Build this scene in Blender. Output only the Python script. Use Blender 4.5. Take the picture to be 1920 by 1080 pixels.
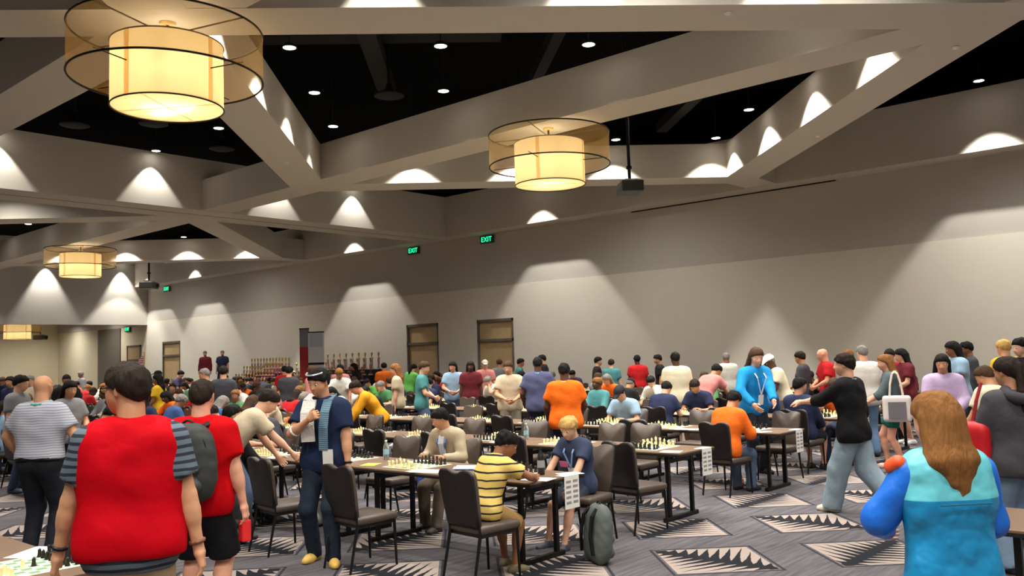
import bpy, bmesh, math, random
import numpy as np
from mathutils import Vector, Matrix, Euler
random.seed(7)
S = bpy.context.scene
for o in list(bpy.data.objects): bpy.data.objects.remove(o)
COL = S.collection
PI = math.pi

# ------------------------------------------------------------------ camera
CH = 1.85
def setup_camera():
    P, R, a = math.radians(4.3746), math.radians(-1.8125), math.radians(48.492)
    fh = Vector((math.sin(a), math.cos(a), 0)); rh = Vector((math.cos(a), -math.sin(a), 0)); z = Vector((0, 0, 1))
    fwd = math.cos(P) * fh + math.sin(P) * z; up = -math.sin(P) * fh + math.cos(P) * z
    r = math.cos(R) * rh + math.sin(R) * up; u = -math.sin(R) * rh + math.cos(R) * up
    cam = bpy.data.cameras.new('camera'); cam.sensor_width = 36; cam.lens = 1644.5 / 1920 * 36
    cam.clip_start = .05; cam.clip_end = 300
    o = bpy.data.objects.new('camera', cam); COL.objects.link(o)
    M = Matrix((r, u, -fwd)).transposed().to_4x4(); M.translation = (0, 0, CH)
    o.matrix_world = M
    S.camera = o
    return fh, rh
FH, RH = setup_camera()
# ------------------------------------------------------------------ world, exposure
W = bpy.data.worlds.new('world'); S.world = W; W.use_nodes = True
W.node_tree.nodes['Background'].inputs[0].default_value = (.010, .010, .011, 1)
W.node_tree.nodes['Background'].inputs[1].default_value = 1
S.view_settings.view_transform = 'Standard'; S.view_settings.look = 'None'
S.view_settings.gamma = 1; S.view_settings.use_curve_mapping = False
S.view_settings.exposure = 0.85
SPOT_W, SPILL_W, WALL_W, BEAM_W, CHAND_W = 440, 345, 560, 150, 5
SPOT_COL = (1, .97, .90)

# ------------------------------------------------------------------ helpers
def tag(o, label=None, cat=None, group=None, kind=None):
    if label: o['label'] = label
    if cat: o['category'] = cat
    if group: o['group'] = group
    if kind: o['kind'] = kind
    return o
def link(name, me, parent=None, loc=None, rz=None):
    o = bpy.data.objects.new(name, me); COL.objects.link(o)
    if parent: o.parent = parent
    if loc is not None: o.location = loc
    if rz is not None: o.rotation_euler = (0, 0, rz)
    return o
def empty(name, loc=(0, 0, 0), rz=0):
    o = link(name, None, None, loc, rz); o.empty_display_size = .1; return o
def mesh(name, V, F, mats=(), smooth=False, mi=None):
    me = bpy.data.meshes.new(name)
    me.from_pydata([tuple(v) for v in V], [], [tuple(f) for f in F])
    for m in (mats if isinstance(mats, (list, tuple)) else [mats]): me.materials.append(m)
    if smooth: me.polygons.foreach_set('use_smooth', [True] * len(me.polygons))
    if mi is not None: me.polygons.foreach_set('material_index', mi)
    me.update(); return me
class MB:
    """collects simple solids into one mesh"""
    def __init__(s): s.V = []; s.F = []; s.M = []
    def add(s, V, F, m=0):
        n = len(s.V); s.V += [tuple(v) for v in V]; s.F += [tuple(i + n for i in f) for f in F]; s.M += [m] * len(F); return s
    def box(s, x0, x1, y0, y1, z0, z1, m=0, M=None):
        V = [Vector((x, y, z)) for z in (z0, z1) for y in (y0, y1) for x in (x0, x1)]
        if M: V = [M @ v for v in V]
        return s.add(V, [(0, 2, 3, 1), (4, 5, 7, 6), (0, 1, 5, 4), (2, 6, 7, 3), (0, 4, 6, 2), (1, 3, 7, 5)], m)
    def bbox(s, x0, x1, y0, y1, z0, z1, b=.01, m=0, M=None):
        """box with chamfered edges"""
        bm = bmesh.new(); bmesh.ops.create_cube(bm, size=1)
        for v in bm.verts: v.co = Vector(((x0 + x1) / 2 + v.co.x * (x1 - x0), (y0 + y1) / 2 + v.co.y * (y1 - y0), (z0 + z1) / 2 + v.co.z * (z1 - z0)))
        bmesh.ops.bevel(bm, geom=bm.edges[:], offset=b, segments=2, affect='EDGES', profile=.6)
        V = [v.co.copy() for v in bm.verts]
        if M: V = [M @ v for v in V]
        F = [[v.index for v in f.verts] for f in bm.faces]; bm.free()
        return s.add(V, F, m)
    def tube(s, a, b, r0, r1=None, n=8, m=0, cap=True):
        a = Vector(a); b = Vector(b); r1 = r0 if r1 is None else r1
        q = (b - a).to_track_quat('Z', 'Y'); V = []
        for c, r in ((a, r0), (b, r1)):
            for i in range(n): V.append(c + q @ Vector((r * math.cos(2 * PI * i / n), r * math.sin(2 * PI * i / n), 0)))
        F = [(i, (i + 1) % n, n + (i + 1) % n, n + i) for i in range(n)]
        if cap: F += [tuple(range(n))[::-1], tuple(range(n, 2 * n))]
        return s.add(V, F, m)
    def path(s, pts, r, n=6, m=0):
        for a, b in zip(pts, pts[1:]): s.tube(a, b, r, r, n, m)
        return s
    def lathe(s, prof, n=16, m=0, c=(0, 0, 0), caps=True):
        V = []; F = []
        for r, z in prof:
            for i in range(n): V.append((c[0] + r * math.cos(2 * PI * i / n), c[1] + r * math.sin(2 * PI * i / n), c[2] + z))
        for k in range(len(prof) - 1):
            for i in range(n):
                j = (i + 1) % n; F.append((k * n + i, k * n + j, (k + 1) * n + j, (k + 1) * n + i))
        if caps:
            F.append(tuple(range(n))[::-1]); F.append(tuple(range((len(prof) - 1) * n, len(prof) * n)))
        return s.add(V, F, m)
    def ring(s, R, r, z, n=48, k=6, m=0, c=(0, 0)):
        V = []; F = []
        for i in range(n):
            a = 2 * PI * i / n
            for j in range(k):
                b = 2 * PI * j / k; q = R + r * math.cos(b)
                V.append((c[0] + q * math.cos(a), c[1] + q * math.sin(a), z + r * math.sin(b)))
        for i in range(n):
            for j in range(k):
                i2 = (i + 1) % n; j2 = (j + 1) % k; F.append((i * k + j, i2 * k + j, i2 * k + j2, i * k + j2))
        return s.add(V, F, m)
    def prism(s, poly, z0, z1, m=0, M=None):
        n = len(poly); V = [Vector((x, y, z)) for z in (z0, z1) for x, y in poly]
        if M: V = [M @ v for v in V]
        return s.add(V, [tuple(range(n))[::-1], tuple(range(n, 2 * n))] + [(i, (i + 1) % n, n + (i + 1) % n, n + i) for i in range(n)], m)
    def mesh(s, name, mats, smooth=False): return mesh(name, s.V, s.F, mats, smooth, s.M)
    def obj(s, name, mats, parent=None, loc=None, rz=None, smooth=False):
        return link(name, s.mesh(name, mats, smooth), parent, loc, rz)

# ------------------------------------------------------------------ materials
MATS = {}
def srgb(c):
    return tuple((x / 12.92 if x <= .04045 else ((x + .055) / 1.055) ** 2.4) for x in (v / 255 for v in c))
def mat(name, rgb, rough=.7, metal=0, var=.0, scale=12, bump=0, bscale=60, emit=None, estr=0, sheen=0, spec=.5, lin=False, alpha=None, trans=0, stretch=1):
    if name in MATS: return MATS[name]
    m = bpy.data.materials.new(name); m.use_nodes = True; nt = m.node_tree; b = nt.nodes['Principled BSDF']
    c = rgb if lin else srgb(rgb)
    b.inputs['Base Color'].default_value = (*c, 1); b.inputs['Roughness'].default_value = rough; b.inputs['Metallic'].default_value = metal
    b.inputs['Specular IOR Level'].default_value = spec
    if sheen: b.inputs['Sheen Weight'].default_value = sheen
    if trans: b.inputs['Transmission Weight'].default_value = trans
    if emit: b.inputs['Emission Color'].default_value = (*srgb(emit), 1); b.inputs['Emission Strength'].default_value = estr
    tc = nt.nodes.new('ShaderNodeTexCoord')
    if var:
        n = nt.nodes.new('ShaderNodeTexNoise'); n.inputs['Scale'].default_value = scale; n.inputs['Detail'].default_value = 4
        nt.links.new(tc.outputs['Object'], n.inputs['Vector'])
        mx = nt.nodes.new('ShaderNodeMix'); mx.data_type = 'RGBA'
        mx.inputs[6].default_value = (*[x * (1 - var) for x in c], 1); mx.inputs[7].default_value = (*[min(1, x * (1 + var)) for x in c], 1)
        nt.links.new(n.outputs['Fac'], mx.inputs[0]); nt.links.new(mx.outputs[2], b.inputs['Base Color'])
    if bump:
        n = nt.nodes.new('ShaderNodeTexNoise'); n.inputs['Scale'].default_value = bscale; n.inputs['Detail'].default_value = 3
        mp = nt.nodes.new('ShaderNodeMapping'); mp.inputs['Scale'].default_value = (1, 1, stretch); nt.links.new(tc.outputs['Object'], mp.inputs[0])
        nt.links.new(mp.outputs[0], n.inputs['Vector'])
        bp = nt.nodes.new('ShaderNodeBump'); bp.inputs['Strength'].default_value = bump; bp.inputs['Distance'].default_value = .02
        nt.links.new(n.outputs['Fac'], bp.inputs['Height']); nt.links.new(bp.outputs['Normal'], b.inputs['Normal'])
    MATS[name] = m; return m
def fabric(rgb, rough=.85):
    return mat('fabric_%d_%d_%d' % tuple(rgb), rgb, rough, var=.12, scale=9, bump=.35, bscale=14, spec=.25)
def mathn(nt, op, a, b=None, c=None):
    n = nt.nodes.new('ShaderNodeMath'); n.operation = op
    for i, v in enumerate((a, b, c)):
        if v is None: continue
        if isinstance(v, (int, float)): n.inputs[i].default_value = v
        else: nt.links.new(v, n.inputs[i])
    return n.outputs[0]
def striped(name, c1, c2, freq, duty, axis=2, rough=.8, phase=0.):
    if name in MATS: return MATS[name]
    m = bpy.data.materials.new(name); m.use_nodes = True; nt = m.node_tree; b = nt.nodes['Principled BSDF']
    b.inputs['Roughness'].default_value = rough; b.inputs['Specular IOR Level'].default_value = .25
    tc = nt.nodes.new('ShaderNodeTexCoord'); sp = nt.nodes.new('ShaderNodeSeparateXYZ'); nt.links.new(tc.outputs['Object'], sp.inputs[0])
    nz = nt.nodes.new('ShaderNodeTexNoise'); nz.inputs['Scale'].default_value = 4; nt.links.new(tc.outputs['Object'], nz.inputs['Vector'])
    v = mathn(nt, 'ADD', sp.outputs[axis], mathn(nt, 'MULTIPLY', nz.outputs['Fac'], .04))
    v = mathn(nt, 'ADD', mathn(nt, 'MULTIPLY', v, freq), phase)
    f = mathn(nt, 'LESS_THAN', mathn(nt, 'FRACT', v), duty)
    mx = nt.nodes.new('ShaderNodeMix'); mx.data_type = 'RGBA'; mx.inputs[6].default_value = (*srgb(c1), 1); mx.inputs[7].default_value = (*srgb(c2), 1)
    nt.links.new(f, mx.inputs[0]); nt.links.new(mx.outputs[2], b.inputs['Base Color'])
    MATS[name] = m; return m
def checker(name, c1, c2, scale, rough=.5, border=None):
    m = bpy.data.materials.new(name); m.use_nodes = True; nt = m.node_tree; b = nt.nodes['Principled BSDF']; b.inputs['Roughness'].default_value = rough
    tc = nt.nodes.new('ShaderNodeTexCoord'); sp = nt.nodes.new('ShaderNodeSeparateXYZ'); nt.links.new(tc.outputs['Object'], sp.inputs[0])
    ix = mathn(nt, 'FLOOR', mathn(nt, 'MULTIPLY', sp.outputs[0], scale)); iy = mathn(nt, 'FLOOR', mathn(nt, 'MULTIPLY', sp.outputs[1], scale))
    par = mathn(nt, 'FLOORED_MODULO', mathn(nt, 'ADD', ix, iy), 2)
    if border:
        ax = mathn(nt, 'LESS_THAN', mathn(nt, 'ABSOLUTE', sp.outputs[0]), border); ay = mathn(nt, 'LESS_THAN', mathn(nt, 'ABSOLUTE', sp.outputs[1]), border)
        par = mathn(nt, 'MULTIPLY', par, mathn(nt, 'MULTIPLY', ax, ay))
    mx = nt.nodes.new('ShaderNodeMix'); mx.data_type = 'RGBA'; mx.inputs[6].default_value = (*srgb(c1), 1); mx.inputs[7].default_value = (*srgb(c2), 1)
    nt.links.new(par, mx.inputs[0]); nt.links.new(mx.outputs[2], b.inputs['Base Color'])
    MATS[name] = m; return m

def carpet_material():
    m = bpy.data.materials.new('patterned_carpet'); m.use_nodes = True; nt = m.node_tree; b = nt.nodes['Principled BSDF']
    b.inputs['Roughness'].default_value = .95; b.inputs['Specular IOR Level'].default_value = .15
    A = lambda op, x, y=None, z=None: mathn(nt, op, x, y, z)
    tc = nt.nodes.new('ShaderNodeTexCoord'); sp = nt.nodes.new('ShaderNodeSeparateXYZ'); nt.links.new(tc.outputs['Object'], sp.inputs[0])
    x = A('SUBTRACT', sp.outputs[0], 7.03); y = A('SUBTRACT', sp.outputs[1], 3.95); P = 1.425
    a = A('DIVIDE', A('ADD', x, y), 1.41421 * P); c = A('DIVIDE', A('SUBTRACT', x, y), 1.41421 * P)
    ia = A('ROUND', a); ic = A('ROUND', c)
    fa = A('MULTIPLY', A('SUBTRACT', a, ia), P); fc = A('MULTIPLY', A('SUBTRACT', c, ic), P)
    edge = A('MAXIMUM', A('ABSOLUTE', fa), A('ABSOLUTE', fc))
    lx = A('DIVIDE', A('ADD', fa, fc), 1.41421); ly = A('DIVIDE', A('SUBTRACT', fa, fc), 1.41421)
    par = A('FLOORED_MODULO', A('ADD', ia, ic), 2)
    def mixf(f, p, q): return A('ADD', A('MULTIPLY', p, A('SUBTRACT', 1, f)), A('MULTIPLY', q, f))
    u = mixf(par, ly, lx); w = A('ABSOLUTE', mixf(par, lx, ly))
    wob = nt.nodes.new('ShaderNodeTexNoise'); wob.inputs['Scale'].default_value = 9; nt.links.new(tc.outputs['Object'], wob.inputs['Vector'])
    wb = A('MULTIPLY', A('SUBTRACT', wob.outputs['Fac'], .5), .25)
    t = A('FRACT', A('ADD', A('ADD', A('MULTIPLY', u, 9.5), A('MULTIPLY', w, -4.0)), wb))
    room = A('SUBTRACT', .60, A('ABSOLUTE', u))
    reach = A('ADD', .05, A('MULTIPLY', A('MULTIPLY', A('POWER', A('ABSOLUTE', A('SUBTRACT', A('MULTIPLY', t, 2), 1)), 1.5), room), .86))
    dark = A('LESS_THAN', w, reach)
    inside = A('LESS_THAN', edge, .43)
    line = A('MULTIPLY', A('GREATER_THAN', edge, .452), A('LESS_THAN', edge, .478))
    taupe = A('MULTIPLY', inside, A('SUBTRACT', 1, dark))
    # heathered strip between the squares
    n1 = nt.nodes.new('ShaderNodeTexNoise'); n1.inputs['Scale'].default_value = 7; n1.inputs['Detail'].default_value = 6
    mp = nt.nodes.new('ShaderNodeMapping'); mp.inputs['Rotation'].default_value = (0, 0, PI / 4); mp.inputs['Scale'].default_value = (.25, 3.2, 1)
    nt.links.new(tc.outputs['Object'], mp.inputs[0]); nt.links.new(mp.outputs[0], n1.inputs['Vector'])
    cr = nt.nodes.new('ShaderNodeValToRGB'); nt.links.new(n1.outputs['Fac'], cr.inputs[0])
    cr.color_ramp.elements[0].position = .36; cr.color_ramp.elements[0].color = (*srgb((90, 87, 92)), 1)
    cr.color_ramp.elements[1].position = .66; cr.color_ramp.elements[1].color = (*srgb((118, 112, 115)), 1)
    def mixc(f, p, q):
        n = nt.nodes.new('ShaderNodeMix'); n.data_type = 'RGBA'; nt.links.new(f, n.inputs[0])
        for i, v in ((6, p), (7, q)):
            if isinstance(v, tuple): n.inputs[i].default_value = (*v, 1)
            else: nt.links.new(v, n.inputs[i])
        return n.outputs[2]
    col = mixc(inside, cr.outputs[0], srgb((36, 37, 43)))
    col = mixc(line, col, srgb((54, 53, 60)))
    col = mixc(taupe, col, srgb((176, 160, 150)))
    n2 = nt.nodes.new('ShaderNodeTexNoise'); n2.inputs['Scale'].default_value = 160; nt.links.new(tc.outputs['Object'], n2.inputs['Vector'])
    mul = nt.nodes.new('ShaderNodeMix'); mul.data_type = 'RGBA'; mul.blend_type = 'MULTIPLY'; mul.inputs[0].default_value = .45
    nt.links.new(col, mul.inputs[6]); nt.links.new(n2.outputs['Fac'], mul.inputs[7])
    nt.links.new(mul.outputs[2], b.inputs['Base Color'])
    bp = nt.nodes.new('ShaderNodeBump'); bp.inputs['Strength'].default_value = .4; bp.inputs['Distance'].default_value = .01
    nt.links.new(n2.outputs['Fac'], bp.inputs['Height']); nt.links.new(bp.outputs['Normal'], b.inputs['Normal'])
    return m

M_CARPET = carpet_material()
M_UP = mat('wall_taupe_paint', (194, 188, 178), .9, var=.03, scale=2, bump=.05, bscale=90, spec=.2)
M_LOW = mat('wall_cream_vinyl', (222, 214, 200), .75, var=.03, scale=3, bump=.06, bscale=70, spec=.3)
M_BEAM = mat('beam_drywall', (204, 196, 184), .9, var=.02, scale=2, spec=.2)
M_BLACK = mat('black_deck_paint', (4, 4, 4), .95, spec=.05)
M_DUCT = mat('dark_duct_paint', (15, 14, 14), .7, spec=.3)
M_FARW = mat('far_room_cream', (226, 214, 186), .85, var=.02, scale=2, spec=.2)
M_DOOR = mat('door_oak_veneer', (186, 158, 118), .5, var=.12, scale=5, bump=.05)
M_FRAME = mat('door_frame_dark', (104, 97, 86), .5)
M_TRACK = mat('track_metal', (96, 88, 78), .6, metal=.2)  # slightly darker strip along the track groove
M_TABLE = mat('table_laminate', (116, 91, 72), .42, var=.10, scale=6, spec=.4)
M_EDGE = mat('table_edge_black', (22, 19, 18), .5)
M_LEG = mat('black_steel', (14, 13, 13), .45, metal=.3)
M_VINYL = mat('chair_taupe_vinyl', (84, 72, 64), .38, var=.08, scale=8, bump=.08, bscale=220)
M_VBACK = mat('chair_back_dark', (27, 20, 18), .5, var=.08, scale=8)  # back panel and seat pan, darker than the seat and backrest front
M_PAPER = mat('white_paper', (244, 240, 232), .8)
M_INK = mat('printed_grey_ink', (150, 148, 150), .8)
M_CREAM = mat('cream_plastic', (238, 224, 170), .35)
M_BLKP = mat('black_plastic', (26, 24, 23), .4)
M_BOARD = checker('roll_up_chessboard', (240, 232, 200), (112, 152, 112), 1 / .057, .6, border=.228)
M_BRONZE = mat('dark_bronze', (42, 34, 26), .45, metal=.7)

# ------------------------------------------------------------------ structure
def struct(o, label=None): return tag(o, label, kind='structure')
WX, SX, H1, H2, H0 = 23.4, 22.65, 6.3, 7.8, 7.18
YB0, YB1, YE, YF = 23.25, 24.85, 48.3, 60.7
XL, YN = -14.0, -9.0
struct(MB().box(XL, WX + .4, YN, YF + .4, -.2, 0).obj('floor', M_CARPET))
doors = [(20.70, 22.48), (24.57, 26.38), (44.57, 46.52)]
def wall_with_holes():
    mb = MB(); y = YN; ZD = 3.18
    for a, b in doors:
        mb.box(WX, WX + .25, y, a, 0, 4.36); mb.box(WX, WX + .25, a, b, ZD, 4.36); y = b
    mb.box(WX, WX + .25, y, YE, 0, 4.36)
    return mb
struct(wall_with_holes().obj('wall_right', M_LOW))
struct(MB().box(WX + .02, WX + .25, YN, YE, 4.36, 6.32).obj('wall_right_upper', M_UP))
struct(MB().box(SX, WX + .3, YN, YE, H1, H2).obj('trim_1', M_BEAM), 'taupe soffit running along the top of the long right wall')
struct(MB().box(WX - .012, WX + .02, 8.92, 15.5, 6.268, 6.3).obj('trim_2', M_LEG), 'thin black slot under the soffit on the right wall')
for n, (a, b) in enumerate(doors):
    d = empty('door_%d' % (n + 1), (WX, (a + b) / 2, 0)); w = (b - a) / 2
    tag(d, ['double oak door with transom nearest the camera on the right wall', 'double oak door with transom left of the nearest door', 'double oak door with transom at the far end of the right wall'][n], None, None, 'structure')
    f = MB()
    f.box(-.02, .12, -w, -w + .07, 0, 3.18).box(-.02, .12, w - .07, w, 0, 3.18).box(-.02, .12, -w, w, 3.08, 3.18).box(-.02, .12, -w, w, 2.36, 2.46)
    f.obj('door_frame', M_FRAME, d)
    for sgn in (-1, 1):
        y0, y1 = (-w + .07, -.006) if sgn < 0 else (.006, w - .07)
        lf = MB().box(.05, .1, y0, y1, .01, 2.36).obj('door_leaf', M_DOOR, d)
        yy = -.07 if sgn < 0 else .07
        MB().tube((.02, yy, .95), (.02, yy, 1.15), .012).box(.02, .05, yy - .01, yy + .01, .96, .98).box(.02, .05, yy - .01, yy + .01, 1.12, 1.14).obj('handle', M_FRAME, lf)
    MB().box(.06, .1, -w + .07, w - .07, 2.46, 3.08).obj('transom_panel', M_DOOR, d)
# cross beam with a movable-wall track
struct(MB().box(XL, SX, YB0, YB1, H1 + .03, H2).box(XL, SX, YB0, 24.0, H1, H1 + .03).box(XL, SX, 24.1, YB1, H1, H1 + .03).obj('trim_3', M_BEAM), 'wide cross beam with a movable-wall track under it')
struct(MB().box(XL, SX, 24.0, 24.1, H1 + .012, H1 + .03).obj('trim_4', M_TRACK), 'movable-wall track slot under the wide cross beam')
nb = [4]
def beam(p, q, label, w=.92, z1=H0):
    nb[0] += 1; dz = .0009 * nb[0]
    p = Vector((*p, 0)); q = Vector((*q, 0)); d = (q - p).normalized(); n = Vector((-d.y, d.x, 0)) * w / 2
    poly = [(v.x, v.y) for v in (p - n, q - n, q + n, p + n)]
    return struct(MB().prism(poly, H1 + dz, z1 + dz).obj('trim_%d' % nb[0], M_BEAM), label)
AX = 13.35
for dy, sec in ((0, 'near'), (21.9, 'far')):
    n3, n1 = 2.72 + dy, 18.68 + dy; c = 10.7 + dy
    beam((AX + .3, n3 - .3), (AX - 16, n3 + 16), 'diagonal ceiling beam running left in the %s ceiling bay' % sec)
    beam((AX + .3, n1 + .3), (AX - (16 if dy == 0 else 8.3), n1 - (16 if dy == 0 else 8.3)), 'diagonal ceiling beam toward the camera in the %s ceiling bay' % sec)
    beam((AX - .3, n1 + .3), (AX + 8.3, c - .3), 'diagonal ceiling beam reaching the right wall in the %s ceiling bay' % sec)
    beam((AX + 8.3, c + .3), (AX - .3, n3 - .3), 'short diagonal ceiling beam from the right wall in the %s ceiling bay' % sec)
    beam((AX, -6 if dy == 0 else YB1), (AX, YB0 if dy == 0 else YE), 'long straight ceiling beam carrying a chandelier in the %s ceiling bay' % sec)
    beam((AX + 8.0, c), (SX, c), 'ceiling beam stub to the right wall soffit in the %s ceiling bay' % sec)
    if dy == 0: beam((AX - 7.92, -6), (AX - 7.92, YB0), 'straight ceiling beam above the left chandelier in the near ceiling bay')
struct(MB().box(XL, WX + .3, YN, YE + .3, 8.7, 8.8).obj('ceiling', M_BLACK))
struct(MB().box(SX + .01, WX + .3, YN, YE, H2, 8.7).obj('ceiling_side_void', M_BLACK))
struct(MB().box(XL, WX, YE, YE + .3, 4.2, 8.7).obj('wall_far_header', M_UP))
struct(MB().box(XL - .2, XL, YN, YF, 0, 8.7).obj('wall_left', M_LOW))
struct(MB().box(XL, WX, YN - .2, YN, 0, 8.7).obj('wall_back', M_LOW))
# room beyond the header
struct(MB().box(XL, WX, YF, YF + .2, 0, 5.3).obj('wall_far', M_FARW))
struct(MB().box(WX, WX + .25, YE, YF, 0, 5.3).obj('wall_far_right', M_FARW))
struct(MB().box(XL, WX, YE + .3, YF, 5.2, 5.3).obj('ceiling_far_room', M_BEAM))
struct(MB().box(WX - .05, WX, YE + .3, YF, 4.2, 5.2).obj('trim_30', M_UP), 'taupe band above the cream wall of the far room')
dp = MB().box(WX - .06, WX, 51.6, 54.6, 0, 4.15).obj('door_4', M_FRAME); tag(dp, 'tall brown closed door panel in the far room', None, None, 'structure')
d5 = empty('door_5', (WX, 49.9, 0)); tag(d5, 'small oak door under the exit sign in the far room', None, None, 'structure')
MB().box(-.06, 0, -.85, -.75, 0, 3.1).box(-.06, 0, .75, .85, 0, 3.1).box(-.06, 0, -.85, .85, 3.0, 3.1).box(-.06, 0, -.85, .85, 2.2, 2.3).obj('door_frame', M_FRAME, d5)
MB().box(-.03, 0, -.75, .75, 0, 2.2).obj('door_leaf', M_DOOR, d5); MB().box(-.03, 0, -.75, .75, 2.3, 3.0).obj('transom_panel', M_DOOR, d5)
# dark services above the open coffers
for i, (p, q, w, z0, z1) in enumerate([((7.2, 9.5), (12.9, 15.0), .35, 7.75, 8.05), ((11.0, 8.0), (14.5, 12.0), .22, 7.7, 7.95), ((8.4, 15.9), (12.8, 11.4), .5, 8.2, 8.5), ((14.5, 6.0), (20.5, 12.5), .3, 7.8, 8.05), ((15.5, 3.0), (21.8, 7.8), .35, 7.9, 8.2)]):
    p = Vector((*p, 0)); q = Vector((*q, 0)); d = (q - p).normalized(); n = Vector((-d.y, d.x, 0)) * w / 2
    o = MB().prism([(v.x, v.y) for v in (p - n, q - n, q + n, p + n)], z0, z1).obj('duct', M_DUCT)
    tag(o, ['dark duct crossing the black ceiling right of the large chandelier', 'thin dark duct high above the long ceiling beam', 'broad dark duct in the middle of the black ceiling opening', 'dark duct in the black opening above the middle chandelier', 'dark duct in the black opening at the upper right'][i], 'duct')
for i, (x, y) in enumerate([(11.56, 13.41), (7.9, 19.7), (9.1, 18.5), (11.4, 19.6)]):
    o = MB().lathe([(.05, .25), (.09, .12), (.3, .02), (.31, 0), (.25, -.02), (0.02, -.03)], 20).obj('ceiling_diffuser', M_DUCT, None, (x, y, 7.2), smooth=True)
    MB().tube((0, 0, .2), (0, 0, 1.5), .035).obj('stem', M_DUCT, o)
    tag(o, ['round dark ceiling diffuser in the middle black opening', 'leftmost round dark diffuser in the left black opening', 'round dark diffuser below the large chandelier', 'round dark diffuser near the beam corner in the left opening'][i], 'diffuser')

# ------------------------------------------------------------------ downlights
M_LENS = mat('downlight_lens', (255, 250, 240), .4, emit=(255, 248, 235), estr=9)
M_CAN = mat('downlight_can', (8, 8, 8), .5)
can_me = MB().tube((0, 0, .012), (0, 0, .06), .115, .10, 16).ring(.118, .012, .006, 16, 5).mesh('downlight', M_CAN, True)
stem_me = MB().tube((0, 0, .06), (0, 0, 1.06), .010, .010, 6).mesh('stem', M_CAN)
lens_me = MB().lathe([(.108, .0), (.06, -.012), (.004, -.016)], 16, caps=False).mesh('lens', M_LENS, True)
SP = bpy.data.lights.new('downlight_lamp', 'SPOT'); SP.energy = SPOT_W; SP.color = SPOT_COL; SP.spot_size = math.radians(97); SP.spot_blend = .35; SP.shadow_soft_size = .06
SS = bpy.data.lights.new('wide_lamp', 'SPOT'); SS.energy = SPILL_W; SS.color = SPOT_COL; SS.spot_size = math.radians(156); SS.spot_blend = 1.0; SS.shadow_soft_size = .08
SN = SP.copy(); SN.name = 'narrow_lamp'; SN.spot_size = math.radians(86); SN.spot_blend = .9
SW = bpy.data.lights.new('wall_lamp', 'SPOT'); SW.energy = WALL_W; SW.color = SPOT_COL; SW.spot_size = math.radians(76); SW.spot_blend = .22; SW.shadow_soft_size = .05
SB = bpy.data.lights.new('beam_lamp', 'SPOT'); SB.energy = BEAM_W; SB.color = SPOT_COL; SB.spot_size = math.radians(75); SB.spot_blend = .25; SB.shadow_soft_size = .04
SF = SB.copy(); SF.name = 'header_lamp'; SF.energy = BEAM_W * 4.2; SF.spot_size = math.radians(64); SF.spot_blend = .5
def downlight(x, y, z, light, label, group):
    o = link('downlight', can_me, None, (x, y, z)); tag(o, label, 'downlight', group)
    s = link('stem', stem_me, o); hh = (8.7 if y < 48.3 else 5.2) - z; s.scale.z = max(.01, hh - .06); s.location.z = .06 - .06 * s.scale.z
    link('lens', lens_me, o)
    l = link('downlight_lamp', light, o); l.location = (0, 0, -.03)
lat = []
for i in range(-8, 13):
    for j in range(-9, 16):
        if (i + j) % 2: continue
        x = 12.15 + 1.82 * i if i <= 0 else 14.55 + 1.82 * (i - 1); jj = j if i <= 0 else j + 1
        y = 8.79 + 1.82 * jj
        lat.append((x, y))
def ok(x, y, dy):
    y2 = y - dy
    if not (-7 < x < 22.4): return False
    for e in (abs(x + y2 - 16.07), abs(x + y2 - 32.03), abs(y2 - x - 5.33), abs(y2 - x + 10.63)):
        if e / 1.414 < .62 : return False
    return min(abs(x - AX), abs(x - 5.43)) > .6
for dy in (0, 21.9):
    for x, y in lat:
        y = y + dy
        if dy == 0 and not (-5 < y < 22.3): continue
        if dy and not (25.6 < y < 47.2): continue
        if not ok(x, y, dy): continue
        if x > 21.2: continue
        inside = abs(x - AX) + abs(y - dy - 10.7) < 8.0
        if not inside and y > 4 and (round(x * 7 + y * 3) % 3): continue
        nearbeam = min(abs(x + y - dy - 16.07) / 1.414, abs(x + y - dy - 32.03) / 1.414, abs(y - dy - x - 5.33) / 1.414, abs(y - dy - x + 10.63) / 1.414) < 1.0
        downlight(x, y, 7.2, SN if 11.9 < x < AX else SP if nearbeam else SN if abs(x - AX) < 1.35 else SS, 'small round white downlight hanging in the black %s' % ('opening of the near ceiling bay' if dy == 0 else 'opening of the far ceiling bay'), 'downlights in the %s ceiling bay' % ('near' if dy == 0 else 'far'))
for k in range(3): downlight(6.86 + 1.82 * k, 8.08 - 1.82 * k, 7.2, SB, 'round downlight washing the horizontal beam at the top of the photo', 'downlights over the top beam')
for y in (4.92, -2.0, 18.6, 28.7, 41.6, 46.8): downlight(21.85, y, 7.75, SW, 'round downlight washing the long right wall', 'downlights along the right wall')
for x in (3.6, 7.45, 11.36, 15.3, 18.32): downlight(x, 22.95, 7.75, SB, 'round downlight washing the face of the wide cross beam', 'downlights along the wide cross beam')
for x in (10, 14.2, 17.95, 21.9): downlight(x, 47.92, 7.75, SF, 'round downlight washing the far header wall', 'downlights along the far header wall')

for x, y in ((14.5, 52.5), (18.5, 57.0), (21.8, 52.0), (21.8, 57.5)): 
    downlight(x, y, 5.0, SS, 'added downlight brightening the room beyond the header', 'added downlights in the far room')  # unseen lamps added to brighten the far room
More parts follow.
